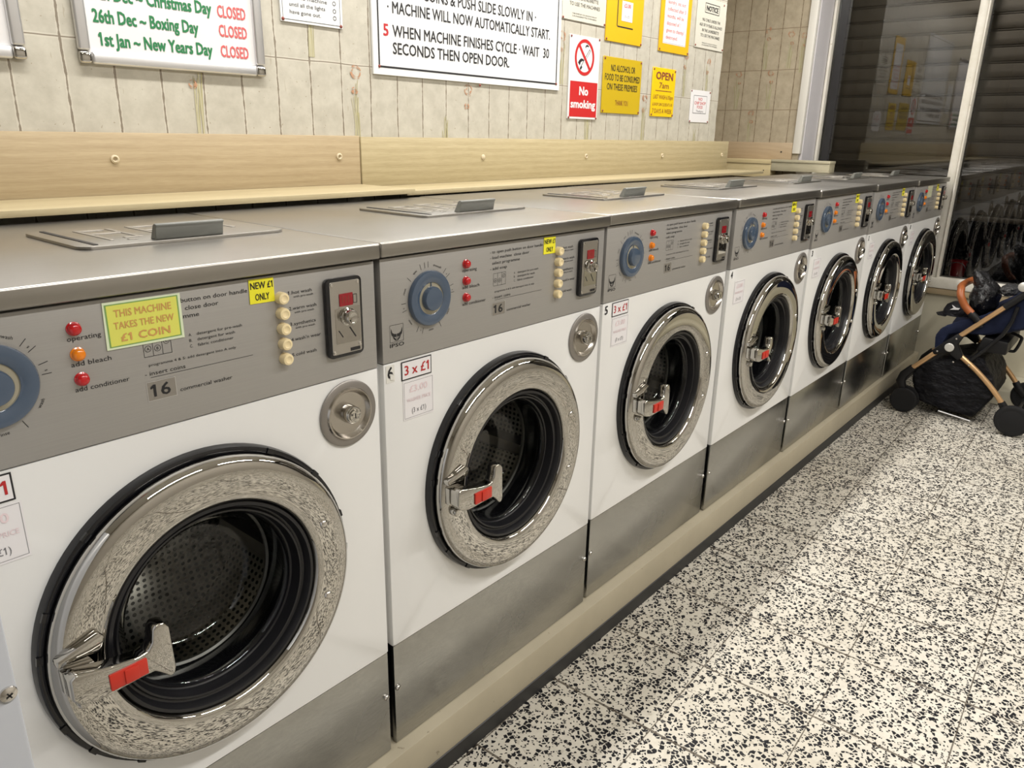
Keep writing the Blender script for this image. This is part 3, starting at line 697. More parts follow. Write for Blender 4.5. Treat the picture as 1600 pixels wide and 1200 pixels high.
def b_drum(b):
    c = DC
    uv = b.bm.loops.layers.uv.new('UVMap')
    def band(prof, n, ucount, v0, vstep):
        rows = []
        for k, (r, h) in enumerate(prof): rows.append([b.bm.verts.new((c[0]+r*math.cos(2*PI*i/n), c[1]+h, c[2]+r*math.sin(2*PI*i/n))) for i in range(n)])
        for k in range(len(prof)-1):
            for i in range(n):
                j = (i+1) % n; f = b.bm.faces.new((rows[k][i], rows[k][j], rows[k+1][j], rows[k+1][i])); f.smooth = True
                for lp, (uu, vv) in zip(f.loops, ((i, k), (i+1, k), (i+1, k+1), (i, k+1))): lp[uv].uv = (uu*ucount/n, v0+vv*vstep)
    band([(0.262, 0.085), (0.262, 0.21), (0.262, 0.335)], 64, 128, 0, 9)
    # back plate with planar holes
    n = 64; prev = None
    for r, h in ((0.262, 0.335), (0.20, 0.350), (0.12, 0.345), (0.06, 0.33), (0.001, 0.325)):
        row = [b.bm.verts.new((c[0]+r*math.cos(2*PI*i/n), c[1]+h, c[2]+r*math.sin(2*PI*i/n))) for i in range(n)]
        if prev:
            for i in range(n):
                j = (i+1) % n; f = b.bm.faces.new((prev[i], prev[j], row[j], row[i])); f.smooth = True
                for lp in f.loops: q = lp.vert.co; lp[uv].uv = (q.x/0.013, q.z/0.013)
        prev = row
    b.lathe([(0.1376, 0.060), (0.1340, 0.0625), (0.1335, 0.066), (0.1360, 0.069), (0.1400, 0.069)], DC, 96, 1, 'y')
    # lifter ribs
    for d in (100, 220, 340):
        a = math.radians(d); M = Matrix.Translation(Vector(c)) @ Matrix.Rotation(-a, 4, 'Y')
        t = bmesh.new(); bmesh.ops.create_cube(t, size=1.0)
        for v in t.verts: v.co = Vector((0.205+(v.co.x+0.5)*0.056, 0.09+(v.co.y+.5)*0.24, v.co.z*(0.05 if v.co.x > 0 else 0.022)))
        b.merge(t, 1, False, M)
def b_screw(b):
    b.lathe([(0.0068, 0.0), (0.0068, -0.002), (0.0052, -0.0042), (0.0005, -0.0048)], (0, 0, 0), 16, 0, 'y', cap1=True)
    b.seg((-0.0045, -0.0035), (0.0045, 0.0035), 0.0012, -0.0051, 1)
def b_newcoin(b):
    b.prism([(0.4585, 0.9815), (0.4995, 0.9810), (0.4995, 1.0165), (0.4590, 1.0175)], 'y', -0.0004, -0.0012, 0)
    b.text('NEW £1', 0.4790, 1.0030, -0.0015, 0.0095, 0.0365, 1, 'c', 0.015); b.text('ONLY', 0.4790, 0.9860, -0.0015, 0.0095, 0.0230, 1, 'c', 0.015)
def b_bignote(b):
    b.prism([(0.2535, 0.9535), (0.3555, 0.9525), (0.3555, 1.0135), (0.2550, 1.0145)], 'y', -0.0005, -0.0016, 0)
    b.quad(0.2570, 0.3520, 0.9560, 1.0115, -0.0018, 2); b.quad(0.2590, 0.3500, 0.9575, 1.0100, -0.0019, 1)
    for s, z, wd, cap, bo in (('THIS MACHINE', 0.9945, 0.074, 0.0092, 0.012), ('TAKES THE NEW', 0.9790, 0.078, 0.0088, 0.012), ('£1 COIN', 0.9625, 0.064, 0.0098, 0.02)):
        b.text(s, 0.3045, z, -0.0021, cap, wd, 3, 'c', bo)
def b_price(boxed):
    def f(b):
        y = -0.0004
        b.prism([(0.0520, 0.7160), (0.1285, 0.7150), (0.1290, 0.7910), (0.0520, 0.7925)], 'y', y, -0.0009, 0)
        b.frame(0.0545, 0.1265, 0.7185, 0.7885, -0.0011, 0.0006, 3)
        b.text('£3.00', 0.0905, 0.7680, -0.0012, 0.0125, 0.044, 4, 'c', 0.02)
        b.text('WASHER PRICE', 0.0905, 0.7500, -0.0012, 0.0065, 0.060, 4, 'c', 0.01)
        b.text('(3 x £1)', 0.0905, 0.7270, -0.0012, 0.0095, 0.036, 3, 'c')
        if boxed:
            b.quad(0.0490, 0.1240, 0.7940, 0.8300, -0.0013, 1); b.quad(0.0512, 0.1218, 0.7962, 0.8278, -0.0015, 0)
            b.text('3 x £1', 0.0865, 0.8035, -0.0017, 0.0175, 0.0600, 2, 'c', 0.012)
    return f
PRM = ['paper_pink', 'ink', 'ink_red', 'ink_grey', 'ink_faded']
def b_number(d, white, torn):
    def f(b):
        if white: b.prism([(0.0135, 0.7975), (0.0330, 0.7975), (0.0330, 0.8298), (0.0135, 0.8298)], 'y', -0.0003, -0.0008, 0)
        b.text(d, 0.0230, 0.8060, -0.0011, 0.0205, 0.0115, 1, 'c', 0.02)
        if torn: b.prism([(0.0222, 0.8030), (0.0315, 0.8010), (0.0322, 0.8115), (0.0282, 0.8105), (0.0272, 0.8135), (0.0222, 0.8125)], 'y', -0.0012, -0.0019, 0)
    return f
GRP = 'commercial washing machines along the wall'
MACH = [  # x, y, dz, scale of pitch, lights, number, boxed price, new-coin sticker, label
    (0.000, 0.0005, 0.0000, 'rar', None, True, True, 'nearest white washing machine, pale yellow coin notice stuck across its control panel'),
    (0.700, 0.0052, 0.0000, 'rrr', '6', True, True, 'second nearest washing machine, three red lights and a torn number sticker'),
    (1.400, 0.0086, 0.0010, 'raa', '5', True, False, 'washing machine numbered 5 with a boxed 3 x £1 price tag'),
    (2.0995, 0.0027, 0.0020, 'raa', '4', False, True, 'washing machine numbered 4, fourth along the row from the near end'),
    (2.797, -0.0015, -0.0026, 'raa', '3', False, True, 'fifth washing machine along the row, numbered 3, third from the window'),
    (3.4965, -0.0052, -0.0070, 'rra', '2', False, True, 'sixth washing machine, next to last before the window'),
    (4.1935, -0.0095, -0.0125, 'raa', '1', False, True, 'last washing machine at the window end, pale old sticker on its panel'),
]
for i, (x, y, dz, lights, num, boxed, newc, label) in enumerate(MACH):
    t = empty('washing_machine', (x, y, dz if dz > 0 else 0.0)); tag(t, label, 'washing machine', GRP)
    if dz < 0: t.scale = (1, 1, 1+dz/1.05*0.8)
    if i == 6: t.scale = (0.985, 1, t.scale[2])
    part(t, 'cabinet', b_cabinet, ['white_enamel', 'dark_gap'])
    part(t, 'front_panel', b_front, 'white_enamel')
    part(t, 'kick_panel', b_kick, 'steel_kick')
    part(t, 'control_panel', b_panel, ['panel_grey', 'ink', 'aluminium', 'hatch_bar'])
    part(t, 'top_panel', b_top, 'steel_top')
    h = part(t, 'soap_hatch', b_hatch, ['steel_top', 'hatch_bar', 'dark_gap']); part(h, 'hatch_grip', b_grip, 'hatch_grip')
    d = part(t, 'programme_dial', b_dial, ['dial_blue', 'dial_cream']); part(d, 'dial_knob', b_dialknob, 'dial_blue')
    for k, c in enumerate(lights):
        o = part(t, 'indicator_light|'+c, b_led, 'lens_red' if c == 'r' else 'lens_amber', (0.2187, 0, 0.9885-0.0322*k))
        o['label'] = ('red' if c == 'r' else 'amber')+' indicator light'
    for k in range(5): part(t, 'programme_button', b_button, 'cream_plastic', (0.5085, 0, 0.9845-0.0237*k))
    cs = part(t, 'coin_slot', b_coin, 'gloss_black'); part(cs, 'coin_plate', b_coinplate, ['satin_metal', 'chrome', 'ink', 'screw_metal'])
    part(cs, 'coin_display', b_display, ['red_display', 'ink_brown']); part(cs, 'coin_knob', b_coinknob, 'chrome')
    k = part(t, 'lock_plate', b_lock, ['matte_steel', 'dish_metal']); part(k, 'lock_cylinder', b_lockcyl, ['chrome', 'ink'])
    part(t, 'drum', b_drum, ['drum_metal', 'satin_metal'])
    part(t, 'door_bezel', b_bezel, 'gloss_black')
    d = part(t, 'door', b_door, 'chrome'); part(d, 'door_seal', b_gasket, ['rubber', 'gloss_black']); part(d, 'door_glass', b_glass, 'door_glass')
    for (rx, rz) in ((0.534, 0.6085), (0.5335, 0.4725)): part(d, 'rivet', b_rivet, 'screw_metal', (rx-0.001, -0.0345, rz))
    hd = part(t, 'door_handle', b_handle, 'chrome'); r = part(hd, 'release_button', b_redbtn, 'red_plastic')
    for sx in (0.0170, 0.6820): part(t, 'screw', b_screw, ['screw_metal', 'ink'], (sx, 0.001, 0.1405))
    part(t, 'price_sticker|'+str(boxed), b_price(boxed), PRM)
    if num: part(t, 'number_sticker|'+num, b_number(num, num == '6', num == '6'), ['sticker_clear', 'ink'])
    if newc: part(t, 'coin_sticker', b_newcoin, ['sticker_yellow', 'ink'])
    if i == 0: part(t, 'notice_sticker', b_bignote, ['sticker_edge', 'sticker_pale', 'sticker_line', 'ink_faded_red'])
    if i == 6: part(t, 'notice_sticker|old', b_bignote, ['sticker_old', 'sticker_old', 'sticker_old', 'sticker_edge'])

# grey cabinet at the near end, standing forward of the washers
t = empty('cabinet', (-0.33, -0.2, FZ))
b = MB(); b.box(-0.66, -0.004, -0.40, 0.45, FZ+0.06, 0.98, 0, 0.004); obj('body', b, 'cabinet_grey', t)
b = MB(); b.box(-0.655, -0.005, -0.42, -0.401, FZ+0.07, 0.975, 0, 0.003); obj('front_panel', b, 'cabinet_grey', t)
b = MB(); b.box(-0.64, -0.02, -0.38, 0.44, FZ, FZ+0.06, 0); obj('base', b, 'black_base', t)
b = MB(); b.lathe([(0.0062, 0.0), (0.0058, -0.0015), (0.0035, -0.0030), (0.0004, -0.0034)], (-0.0115, -0.420, 0.8315), 20, 0, 'y', cap1=True)
for a in (0.5, 0.5+PI/2): b.seg((-0.0115-0.0026*math.cos(a), 0.8315-0.0026*math.sin(a)), (-0.0115+0.0026*math.cos(a), 0.8315+0.0026*math.sin(a)), 0.0011, -0.4237, 1)
obj('screw', b, ['screw_metal', 'ink'], t)
tag(t, 'pale grey metal cabinet standing forward at the near end of the washers', 'cabinet')

# ================================================================== NOTICES ON THE BACK WALL
def pin(parent, x, z, y, name='screw', r=0.0045):
    b = MB(); b.lathe([(r, 0.0), (r*0.9, -0.0015), (r*0.5, -0.003), (0.0003, -0.0034)], (x, y, z), 12, 0, 'y', cap1=True); return obj(name, b, 'ink_brown', parent)
def board(name, x0, x1, z0, z1, th, m, extra, label, cat, group=None, draw=None, pins=(), bev=0.0006):
    b = MB(); b.box(x0, x1, YW-0.001-th, YW-0.001, z0, z1, 0, bev, 1)
    f = YW-0.0015-th
    if draw: draw(b, f)
    o = obj(name, b, [m]+extra); tag(o, label, cat, group)
    for (px, pz) in pins: pin(o, px, pz, f)
    return o
def snap_frame(x0, x1, z0, z1, wd, label, draw, ink):
    t = empty('poster_frame', ((x0+x1)/2, YW-0.01, z0)); tag(t, label, 'poster frame', 'aluminium poster frames')
    b = MB(); b.box(x0+0.01, x1-0.01, YW-0.006, YW-0.001, z0+0.01, z1-0.01, 0); draw(b, YW-0.0066); obj('poster', b, ['paper']+ink, t)
    for (a, c, d, e) in ((x0+wd, x1-wd, z0, z0+wd), (x0+wd, x1-wd, z1-wd, z1), (x0, x0+wd, z0+wd, z1-wd), (x1-wd, x1, z0+wd, z1-wd)):
        b = MB(); b.box(a, c, YW-0.015, YW-0.0005, d, e, 0, 0.006, 3); obj('frame_rail', b, 'aluminium', t)
    for (a, d) in ((x0, z0), (x1-wd, z0), (x0, z1-wd), (x1-wd, z1-wd)):
        b = MB(); b.box(a, a+wd, YW-0.0155, YW-0.0004, d, d+wd, 0, 0.0065, 3); obj('corner_cap', b, 'chrome', t)
    return t
def d_holiday(b, f):
    for s, d, z, x0, wd in (('25th Dec', None, 1.488, 0.663, 0.245), ('26th Dec', None, 1.438, 0.663, 0.238), ('1st Jan', None, 1.393, 0.670, 0.264)): pass
    b.text('25th Dec ~ Christmas Day', 0.655, 1.484, f, 0.0255, 0.284, 1, bold=0.03); b.text('CLOSED', 0.955, 1.481, f, 0.0255, 0.075, 2, bold=0.022)
    b.text('26th Dec ~ Boxing Day', 0.661, 1.438, f, 0.0255, 0.240, 1, bold=0.03); b.text('CLOSED', 0.955, 1.438, f, 0.0255, 0.075, 2, bold=0.022)
    b.text('1st Jan ~ New Years Day', 0.668, 1.392, f, 0.0255, 0.264, 1, bold=0.03); b.text('CLOSED', 0.955, 1.392, f, 0.0255, 0.075, 2, bold=0.022)
snap_frame(0.620, 1.074, 1.352, 2.02, 0.026, 'silver framed poster of holiday closing days in green and red lettering', d_holiday, ['ink_green', 'ink_rose'])
snap_frame(0.06, 0.519, 1.350, 2.02, 0.026, 'silver framed poster mostly cut off at the upper left edge', lambda b, f: None, [])
def d_lights(b, f):
    b.frame(1.140, 1.325, 1.498, 1.75, f, 0.0012, 1)
    for s, z, wd in (('on the machine', 1.5485, 0.120), ('until all the lights', 1.5310, 0.113), ('have gone out.', 1.5132, 0.098)): b.text(s, 1.162, z, f, 0.0095, wd, 1)
    for z in (1.553, 1.534, 1.5165): b.ring((1.306, z), 0.0040, 0.0056, f, 1, 20)
board('notice', 1.134, 1.333, 1.492, 1.76, 0.004, 'sign_white', ['ink'], 'small white notice about waiting until the lights have gone out', 'notice', 'wall notices', d_lights, ((1.140, 1.498), (1.326, 1.498)))
def d_instr(b, f):
    x0, x1, z0, z1 = 1.4555, 2.3215, 1.4035, 2.10
    b.frame(x0, x1, z0, z1, f, 0.0055, 1)
    b.text('· MACHINE WILL NOW AUTOMATICALLY START.', 1.495, 1.5545, f, 0.031, 0.777, 1, bold=0.012)
    b.text('5', 1.478, 1.4915, f, 0.031, 0.018, 2, bold=0.025); b.text('WHEN MACHINE FINISHES CYCLE · WAIT  30', 1.5125, 1.4915, f, 0.031, 0.757, 1, bold=0.012)
    b.text('SECONDS THEN OPEN DOOR.', 1.5125, 1.4445, f, 0.031, 0.533, 1, bold=0.012)
    b.text('· INSERT COINS & PUSH SLIDE SLOWLY IN ·', 1.495, 1.6035, f, 0.031, 0.692, 1, bold=0.012)
board('instruction_sign', 1.436, 2.340, 1.384, 2.12, 0.006, 'sign_white', ['ink', 'ink_red'], 'large white instruction sign in black capitals with a red 5', 'sign', 'wall notices', d_instr, ((1.458, 1.4065), (2.319, 1.4065), (1.895, 1.378)))
def notice(x0, x1, z0, z1, label, pins):
    W = x1-x0; cx = (x0+x1)/2
    def d(b, f):
        b.frame(cx-0.075, cx+0.075, z0+0.155, z0+0.198, f, 0.003, 1); b.text('NOTICE', cx, z0+0.1655, f, 0.021, 0.120, 1, 'c', 0.03)
        for k, s in enumerate(('NO CHILD UNDER THE', 'AGE OF 14 YEARS IS ALLOWED', 'IN THE LAUNDERETTE', 'TO USE THE MACHINES')): b.text(s, cx, z0+0.118-0.0225*k, f, 0.0125, (0.185, 0.236, 0.175, 0.20)[k], 1, 'c')
        for k, s in enumerate(('PUBLISHED BY THE ASSOCIATION OF', 'LAUNDERETTE OWNERS')): b.text(s, cx, z0+0.022-0.0085*k, f, 0.0045, 0.16, 1, 'c')
    board('notice', x0, x1, z0, z1, 0.003, 'sign_cream', ['ink'], label, 'notice', 'wall notices', d, pins)
notice(2.346, 2.634, 1.636, 1.85, 'cream notice right beside the big white instruction sign, above No smoking', ((2.352, 1.64), (2.627, 1.642)))
notice(3.390, 3.692, 1.631, 1.85, 'cream children notice at the wall corner above the small white paper', ((3.398, 1.64), (3.683, 1.64), (3.660, 1.838)))
def d_smoke(b, f):
    b.quad(2.412, 2.598, 1.294, 1.4245, f, 1)
    b.text('No', 2.504, 1.3755, f, 0.030, 0.058, 0, 'c', 0.035); b.text('smoking', 2.5035, 1.3275, f, 0.029, 0.166, 0, 'c', 0.035)
    c = (2.5005, 1.5125)
    b.add([(p[0], f, p[1]) for p in ((2.470, 1.472), (2.478, 1.466), (2.540, 1.538), (2.532, 1.545))], [(0, 1, 2, 3)], 2)
    b.add([(p[0], f-0.0002, p[1]) for p in ((2.482, 1.482), (2.487, 1.477), (2.536, 1.538), (2.532, 1.541))], [(0, 1, 2, 3)], 0)
    b.poly([(2.458, 1.492), (2.466, 1.502), (2.478, 1.508), (2.492, 1.507), (2.498, 1.500), (2.486, 1.499), (2.476, 1.494), (2.470, 1.482)], f, 2)
    b.poly([(2.503, 1.553), (2.512, 1.560), (2.526, 1.556), (2.524, 1.551), (2.512, 1.553), (2.504, 1.545)], f, 2)
    b.seg((c[0]-0.038, c[1]+0.042), (c[0]+0.038, c[1]-0.042), 0.012, f-0.0004, 1)
    b.ring(c, 0.0535, 0.0655, f-0.0005, 1, 48)
board('no_smoking_sign', 2.402, 2.604, 1.286, 1.588, 0.004, 'sign_white', ['sign_red', 'ink'], 'no smoking sign with red circle over a red panel', 'sign', 'wall notices', d_smoke, ((2.409, 1.582), (2.597, 1.584), (2.409, 1.2905), (2.597, 1.2905)))
def d_yprice(b, f):
    b.quad(2.714, 2.720, 1.648, 1.83, f, 1); b.quad(2.720, 2.838, 1.645, 1.650, f, 1)
    b.quad(2.747, 2.829, 1.671, 1.745, f-0.0003, 2); b.text('£3.00', 2.788, 1.722, f-0.0006, 0.0145, 0.048, 3, 'c', 0.02)
    b.text('WASHER PRICE', 2.788, 1.705, f-0.0006, 0.0065, 0.060, 4, 'c'); b.text('(3 x £1)', 2.788, 1.684, f-0.0006, 0.010, 0.038, 5, 'c')
board('price_sign', 2.638, 2.915, 1.588, 1.86, 0.004, 'sign_yellow', ['ink', 'paper', 'ink_rose', 'ink_faded', 'ink_grey'], 'deep yellow sign with a small white £3.00 price paper', 'sign', 'wall notices', d_yprice, ((2.645, 1.595), (2.908, 1.595)))
def d_alcohol(b, f):
    for k, (s, wd) in enumerate((('NO ALCOHOL OR', 0.186), ('FOOD TO BE CONSUMED', 0.270), ('ON THESE PREMISES', 0.235))): b.text(s, 2.785, 1.478-0.036*k, f, 0.0245, wd, 1, 'c', 0.005)
    b.text('THANK YOU', 2.785, 1.347, f, 0.020, 0.100, 2, 'c')
board('no_alcohol_sign', 2.635, 2.932, 1.315, 1.531, 0.004, 'sign_mustard', ['ink', 'ink_brown'], 'mustard yellow sign saying no alcohol or food', 'sign', 'wall notices', d_alcohol, ((2.644, 1.523), (2.924, 1.523), (2.644, 1.323), (2.924, 1.323)))
def d_open(b, f):
    b.text('OPEN', 3.133, 1.470, f, 0.030, 0.150, 1, 'c', 0.03); b.text('7am', 3.133, 1.4335, f, 0.0235, 0.085, 1, 'c', 0.005)
    b.quad(3.060, 3.205, 1.4205, 1.4235, f, 1); b.text('LAST WASH 6.10pm', 3.133, 1.3875, f, 0.0175, 0.178, 1, 'c')
    b.text('& SHOP CAN CLOSE AT 6.10', 3.131, 1.3585, f, 0.0125, 0.180, 1, 'c'); b.text('7 DAYS A WEEK', 3.131, 1.327, f, 0.0185, 0.178, 1, 'c')
board('opening_hours_sign', 3.029, 3.235, 1.3125, 1.518, 0.004, 'sign_lemon', ['ink_brown'], 'bright yellow OPEN 7am opening hours sign', 'sign', 'wall notices', d_open, ((3.037, 1.510), (3.227, 1.510), (3.037, 1.320), (3.227, 1.320)))
def d_laundry(b, f):
    b.quad(3.0905, 3.300, 1.6195, 1.95, f, 1); b.frame(3.094, 3.297, 1.623, 1.95, f-0.0002, 0.001, 3)
    for k, s in enumerate(('laundry, etc not', 'collected after 3', 'months, will be', 'disposed of /', 'given to charity/', 'destroyed.')): b.text(s, 3.115, 1.782-0.0285*k, f-0.0003, 0.0155, (0.160, 0.165, 0.150, 0.125, 0.160, 0.105)[k], 2)
board('collection_sign', 3.060, 3.334, 1.586, 2.0, 0.004, 'sign_yellow', ['paper', 'ink_rose', 'ink_grey'], 'yellow bordered white paper about uncollected laundry', 'sign', 'wall notices', d_laundry, ((3.068, 1.594), (3.326, 1.594)))
def d_chip(b, f):
    b.quad(3.432, 3.572, 1.337, 1.420, f, 2); b.quad(3.4345, 3.5695, 1.3395, 1.4175, f-0.0002, 0)
    for k, (s, wd) in enumerate((('NO', 0.040), ('CHIP SHOP', 0.118), ('FOOD', 0.060))): b.text(s, 3.502, 1.397-0.0185*k, f-0.0004, 0.0135, wd, 1, 'c', 0.01)
    b.text('Thankyou', 3.502, 1.3435, f-0.0004, 0.0095, 0.075, 2, 'c')
board('paper_notice', 3.402, 3.607, 1.296, 1.443, 0.0015, 'paper', ['ink_rose', 'ink_grey'], 'small white paper notice, no chip shop food, by the wall corner', 'notice', 'wall notices', d_chip, ((3.407, 1.438), (3.600, 1.437), (3.409, 1.300), (3.598, 1.300)))

# ================================================================== PUSHCHAIR
XN, XF_ = 4.12, 4.56
t = empty('pushchair', (4.34, -0.40, FZ)); tag(t, 'navy pushchair with wood-coloured tubes parked by the window wall', 'pushchair')
H = lambda z: z-G      # heights above the floor
def P3(x, L): return [(x, y, H(z)) for y, z in L]
def curve(L, n=8):
    out = []
    for i in range(len(L)-1):
        p0 = L[max(i-1, 0)]; p1 = L[i]; p2 = L[i+1]; p3 = L[min(i+2, len(L)-1)]
        for k in range(n):
            u = k/n; out.append(tuple(0.5*((2*b_)+(c-a)*u+(2*a-5*b_+4*c-d)*u*u+(-a+3*b_-3*c+d)*u**3) for a, b_, c, d in zip(p0, p1, p2, p3)))
    out.append(tuple(L[-1])); return out
for x, side in ((XN, 0), (XF_, 1)):
    b = MB(); b.tube(P3(x, [(-0.335, 0.432), (-0.515, 0.624)]), 0.0125, 12); obj('frame_tube', b, 'gold_tube', t)
    b = MB(); b.tube(P3(x, [(-0.505, 0.612), (-0.60, 0.715), (-0.70, 0.83)]), 0.0165, 12); obj('handle_tube', b, 'black_plastic', t)
    b = MB(); b.tube(P3(x, [(-0.265, 0.352), (-0.150, 0.226)]), 0.0125, 12); obj('frame_tube', b, 'gold_tube', t)
    b = MB(); b.tube(P3(x, curve([(-0.355, 0.350), (-0.411, 0.311), (-0.460, 0.272), (-0.510, 0.226), (-0.553, 0.180), (-0.585, 0.140)], 5)), 0.0130, 12); obj('frame_tube', b, 'gold_tube', t)
    # hub plate joining the tubes
    b = MB(); b.prism([(-0.250, 0.330-G), (-0.236, 0.350-G), (-0.285, 0.405-G), (-0.335, 0.455-G), (-0.362, 0.440-G), (-0.345, 0.400-G), (-0.378, 0.345-G), (-0.360, 0.320-G), (-0.310, 0.352-G)], 'x', x-0.018, x+0.018, 0, 0.006); h = obj('hub', b, 'black_plastic', t)
    if side == 0:
        b = MB(); b.lathe([(0.0215, 0.0), (0.0215, -0.004), (0.0190, -0.0065), (0.0005, -0.0075)], (x-0.018, -0.312, H(0.381)), 28, 0, 'x', cap1=True); obj('hub_cap', b, 'silver_cap', h)
    for (yy, zz) in ((-0.335, 0.430), (-0.262, 0.352), (-0.342, 0.312), (-0.411, 0.311)):
        b = MB(); b.lathe([(0.005, 0.0), (0.0045, -0.003), (0.0005, -0.0045)], (x-(0.0185 if zz > 0.312 and yy > -0.4 else 0.019), yy, H(zz)), 10, 0, 'x', cap1=True); obj('rivet', b, 'screw_metal', h)
    # front fork and wheel
    b = MB(); b.tube(P3(x, [(-0.165, 0.243), (-0.128, 0.195), (-0.118, 0.160), (-0.135, 0.110), (-0.152, 0.075)]), [0.018, 0.022, 0.024, 0.020, 0.014], 12); obj('front_fork', b, 'black_plastic', t)
    for s in ((-0.028, 0.028) if side == 0 else (0.0,)):
        b = MB(); wx = x+s
        b.lathe([(0.010, -0.010), (0.030, -0.012), (0.046, -0.010), (0.050, -0.011), (0.062, -0.009), (0.066, 0.0), (0.062, 0.009), (0.050, 0.011), (0.030, 0.012), (0.010, 0.010)], (wx, -0.152, H(0.0665)), 32, 0, 'x', cap0=True, cap1=True)
        obj('front_wheel', b, 'tyre', t)
    # rear wheel with disc cover
    b = MB(); b.lathe([(0.001, -0.020), (0.050, -0.019), (0.058, -0.017), (0.061, -0.018), (0.074, -0.013), (0.078, 0.0), (0.074, 0.013), (0.055, 0.018), (0.001, 0.020)], (x-0.035 if side == 0 else x+0.02, -0.642, H(0.0785)), 40, 0, 'x', cap0=True, cap1=True)
    wv = obj('rear_wheel', b, 'tyre', t)
    b = MB(); b.tube(P3(x, [(-0.578, 0.150), (-0.600, 0.118), (-0.632, 0.083)]), [0.017, 0.020, 0.018], 12); obj('rear_bracket', b, 'black_plastic', t)
    # folding link
    b = MB(); b.tube(P3(x+0.004, [(-0.400, 0.313), (-0.464, 0.398), (-0.520, 0.480), (-0.546, 0.550), (-0.556, 0.622)]), 0.009, 8); obj('fold_link', b, 'black_plastic', t)
b = MB(); b.tube([(XN, -0.640, H(0.0785)), (XF_, -0.640, H(0.0785))], 0.008, 8); obj('axle', b, 'black_plastic', t)
b = MB(); b.tube([(XN, -0.400, H(0.325)), (XF_, -0.400, H(0.325))], 0.009, 8); obj('cross_bar', b, 'black_plastic', t)
def sling(name, poly, x0, x1, m, bev, bulge):
    b = MB(); b.prism([(y, z-G) for y, z in poly], 'x', x0, x1, 0, bev, 3)
    bmesh.ops.subdivide_edges(b.bm, edges=[e for e in b.bm.edges if e.calc_length() > 0.06], cuts=3, use_grid_fill=True)
    rr = random.Random(len(poly))
    for v in b.bm.verts:
        f = (v.co.x-x0)/(x1-x0); v.co.z -= bulge*4*f*(1-f); v.co += Vector((rr.uniform(-1, 1), rr.uniform(-1, 1), rr.uniform(-1, 1)))*0.0025
    return obj(name, b, m, t)
sling('seat', [(-0.242, 0.348), (-0.233, 0.422), (-0.254, 0.468), (-0.330, 0.520), (-0.420, 0.558), (-0.508, 0.628), (-0.568, 0.683), (-0.690, 0.80), (-0.780, 0.68), (-0.700, 0.56), (-0.600, 0.521), (-0.534, 0.493), (-0.439, 0.462), (-0.337, 0.452), (-0.290, 0.435), (-0.268, 0.36)], XN+0.022, XF_-0.022, 'navy_fabric', 0.010, 0.03)
sling('basket', [(-0.160, 0.205), (-0.185, 0.250), (-0.255, 0.300), (-0.365, 0.331), (-0.455, 0.345), (-0.520, 0.255), (-0.538, 0.160), (-0.470, 0.034), (-0.316, 0.044), (-0.221, 0.060), (-0.185, 0.11)], XN+0.024, XF_-0.024, 'black_fabric', 0.012, 0.012)
b = MB(); b.tube(P3(XN+0.012, [(-0.316, 0.036), (-0.466, 0.018)]), 0.0045, 8); o = obj('basket_edge', b, 'aluminium', t)
b = MB(); b.prism([(-0.42, 0.375-G), (-0.55, 0.375-G), (-0.55, 0.44-G), (-0.44, 0.45-G)], 'x', XN+0.03, XF_-0.03, 0, 0.008); obj('seat_base', b, 'black_plastic', t)
b = MB(); b.tube(P3(4.30, curve([(-0.475, 0.374), (-0.552, 0.368), (-0.570, 0.380), (-0.583, 0.430), (-0.578, 0.446), (-0.535, 0.462)], 4)), 0.0075, 8); obj('recline_loop', b, 'black_plastic', t)
b = MB(); arch = curve([(XN+0.01, -0.372, H(0.560)), (XN+0.01, -0.338, H(0.592)), (XN+0.012, -0.310, H(0.640)), (XN+0.05, -0.300, H(0.668)), (XN+0.14, -0.285, H(0.668)), (XF_-0.14, -0.285, H(0.668)), (XF_-0.05, -0.300, H(0.668)), (XF_-0.012, -0.310, H(0.640)), (XF_-0.01, -0.338, H(0.592)), (XF_-0.01, -0.372, H(0.560))], 5)
b.tube(arch, 0.0175, 14); obj('bumper_bar', b, 'tan_leather', t)
for x in (XN+0.01, XF_-0.01):
    b = MB(); b.tube([(x, -0.365, H(0.562)), (x, -0.395, H(0.540)), (x, -0.425, H(0.500))], [0.019, 0.017, 0.015], 12); obj('bar_mount', b, 'black_plastic', t)
b = MB(); b.lathe([(0.022, 0.0), (0.022, -0.005), (0.018, -0.008), (0.0005, -0.009)], (XN-0.017, -0.562, H(0.722)), 28, 0, 'x', cap1=True); obj('handle_cap', b, 'silver_cap', t)
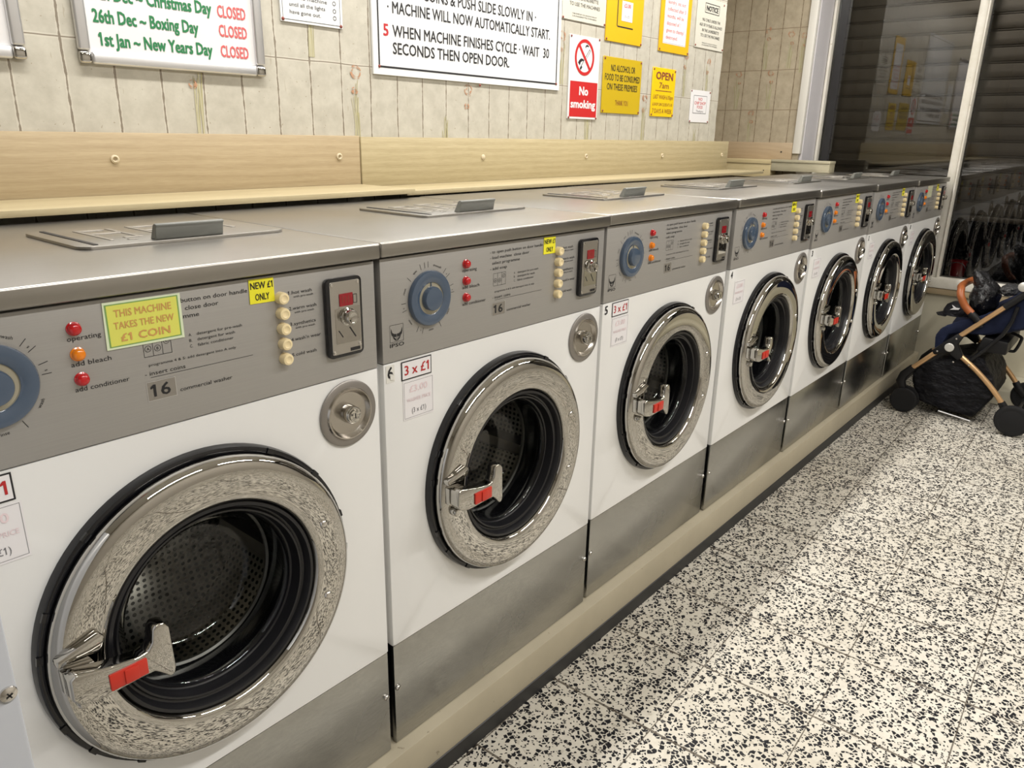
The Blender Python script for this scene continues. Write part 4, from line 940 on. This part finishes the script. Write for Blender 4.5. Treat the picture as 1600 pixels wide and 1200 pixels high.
# things lying on the pushchair
def blob(name, c, rad, m, seed, rough=0.12, sub=4, shape=None, label='', cat=''):
    t_ = bmesh.new(); bmesh.ops.create_icosphere(t_, subdivisions=sub, radius=1.0); r_ = random.Random(seed)
    ph = [(Vector((r_.uniform(-1, 1), r_.uniform(-1, 1), r_.uniform(-1, 1)))*r_.uniform(3, 9), r_.uniform(0, 6)) for _ in range(9)]
    for v in t_.verts:
        n_ = v.co.normalized(); k = 1+rough*sum(abs(math.sin(n_.dot(f)+p)) for f, p in ph)/9*2-rough
        q = Vector((n_.x*rad[0]*k, n_.y*rad[1]*k, n_.z*rad[2]*k)); v.co = shape(q, n_) if shape else q
    b = MB(); b.merge(t_, 0, True, Matrix.Translation(Vector(c))); o = obj(name, b, m); tag(o, label, cat); return o
def bagshape(q, n_):
    if n_.z > 0.55: q.y += (n_.z-0.55)*0.13; q.z += (n_.z-0.55)*0.10; q.x *= 0.75
    return q
blob('plastic_bag', (4.33, -0.388, H(0.615)), (0.13, 0.062, 0.085), 'bag_plastic', 5, 0.22, 4, bagshape, 'crumpled black plastic bag sitting on the navy pushchair seat', 'bag')
blob('plastic_wrapping', (4.29, -0.490, H(0.672)), (0.09, 0.036, 0.026), 'film_clear', 9, 0.35, 3, None, 'crinkled shiny plastic wrapping behind the black bag on the pushchair', 'wrapping')
t2 = empty('cap', (4.33, -0.27, H(0.50))); tag(t2, 'black cap with a white mark lying at the foot of the pushchair seat', 'cap')
b = MB(); b.lathe([(0.078, 0.0), (0.076, 0.022), (0.064, 0.046), (0.036, 0.062), (0.0005, 0.066)], (4.30, -0.285, H(0.515)), 28, 0, 'z', cap0=True, sx=1.1, sz=0.85); obj('crown', b, 'black_fabric', t2)
b = MB(); b.prism([(4.235, -0.245), (4.365, -0.245), (4.350, -0.205), (4.30, -0.188), (4.25, -0.205)], 'z', H(0.505), H(0.511), 0, 0.002); obj('brim', b, 'black_fabric', t2)
b = MB(); b.prism([(-0.262, H(0.548)), (-0.300, H(0.553)), (-0.304, H(0.560)), (-0.286, H(0.560)), (-0.268, H(0.572)), (-0.276, H(0.560))], 'x', 4.215, 4.225, 0); obj('badge', b, 'paper', t2)

# ================================================================== CEILING LAMPS (over the picture)
for i, (x, y, p) in enumerate(TUBES):
    t = empty('ceiling_light', (x, y, TOP)); tag(t, 'fluorescent ceiling fitting '+('above the washers' if y > 0 else 'above the aisle'), 'ceiling light', 'ceiling lights '+('above the washers' if y > 0 else 'above the aisle'))
    b = MB(); b.box(x-0.66, x+0.66, y-0.05, y+0.05, TOP-0.10, TOP, 0, 0.004); obj('housing', b, 'lamp_white', t)
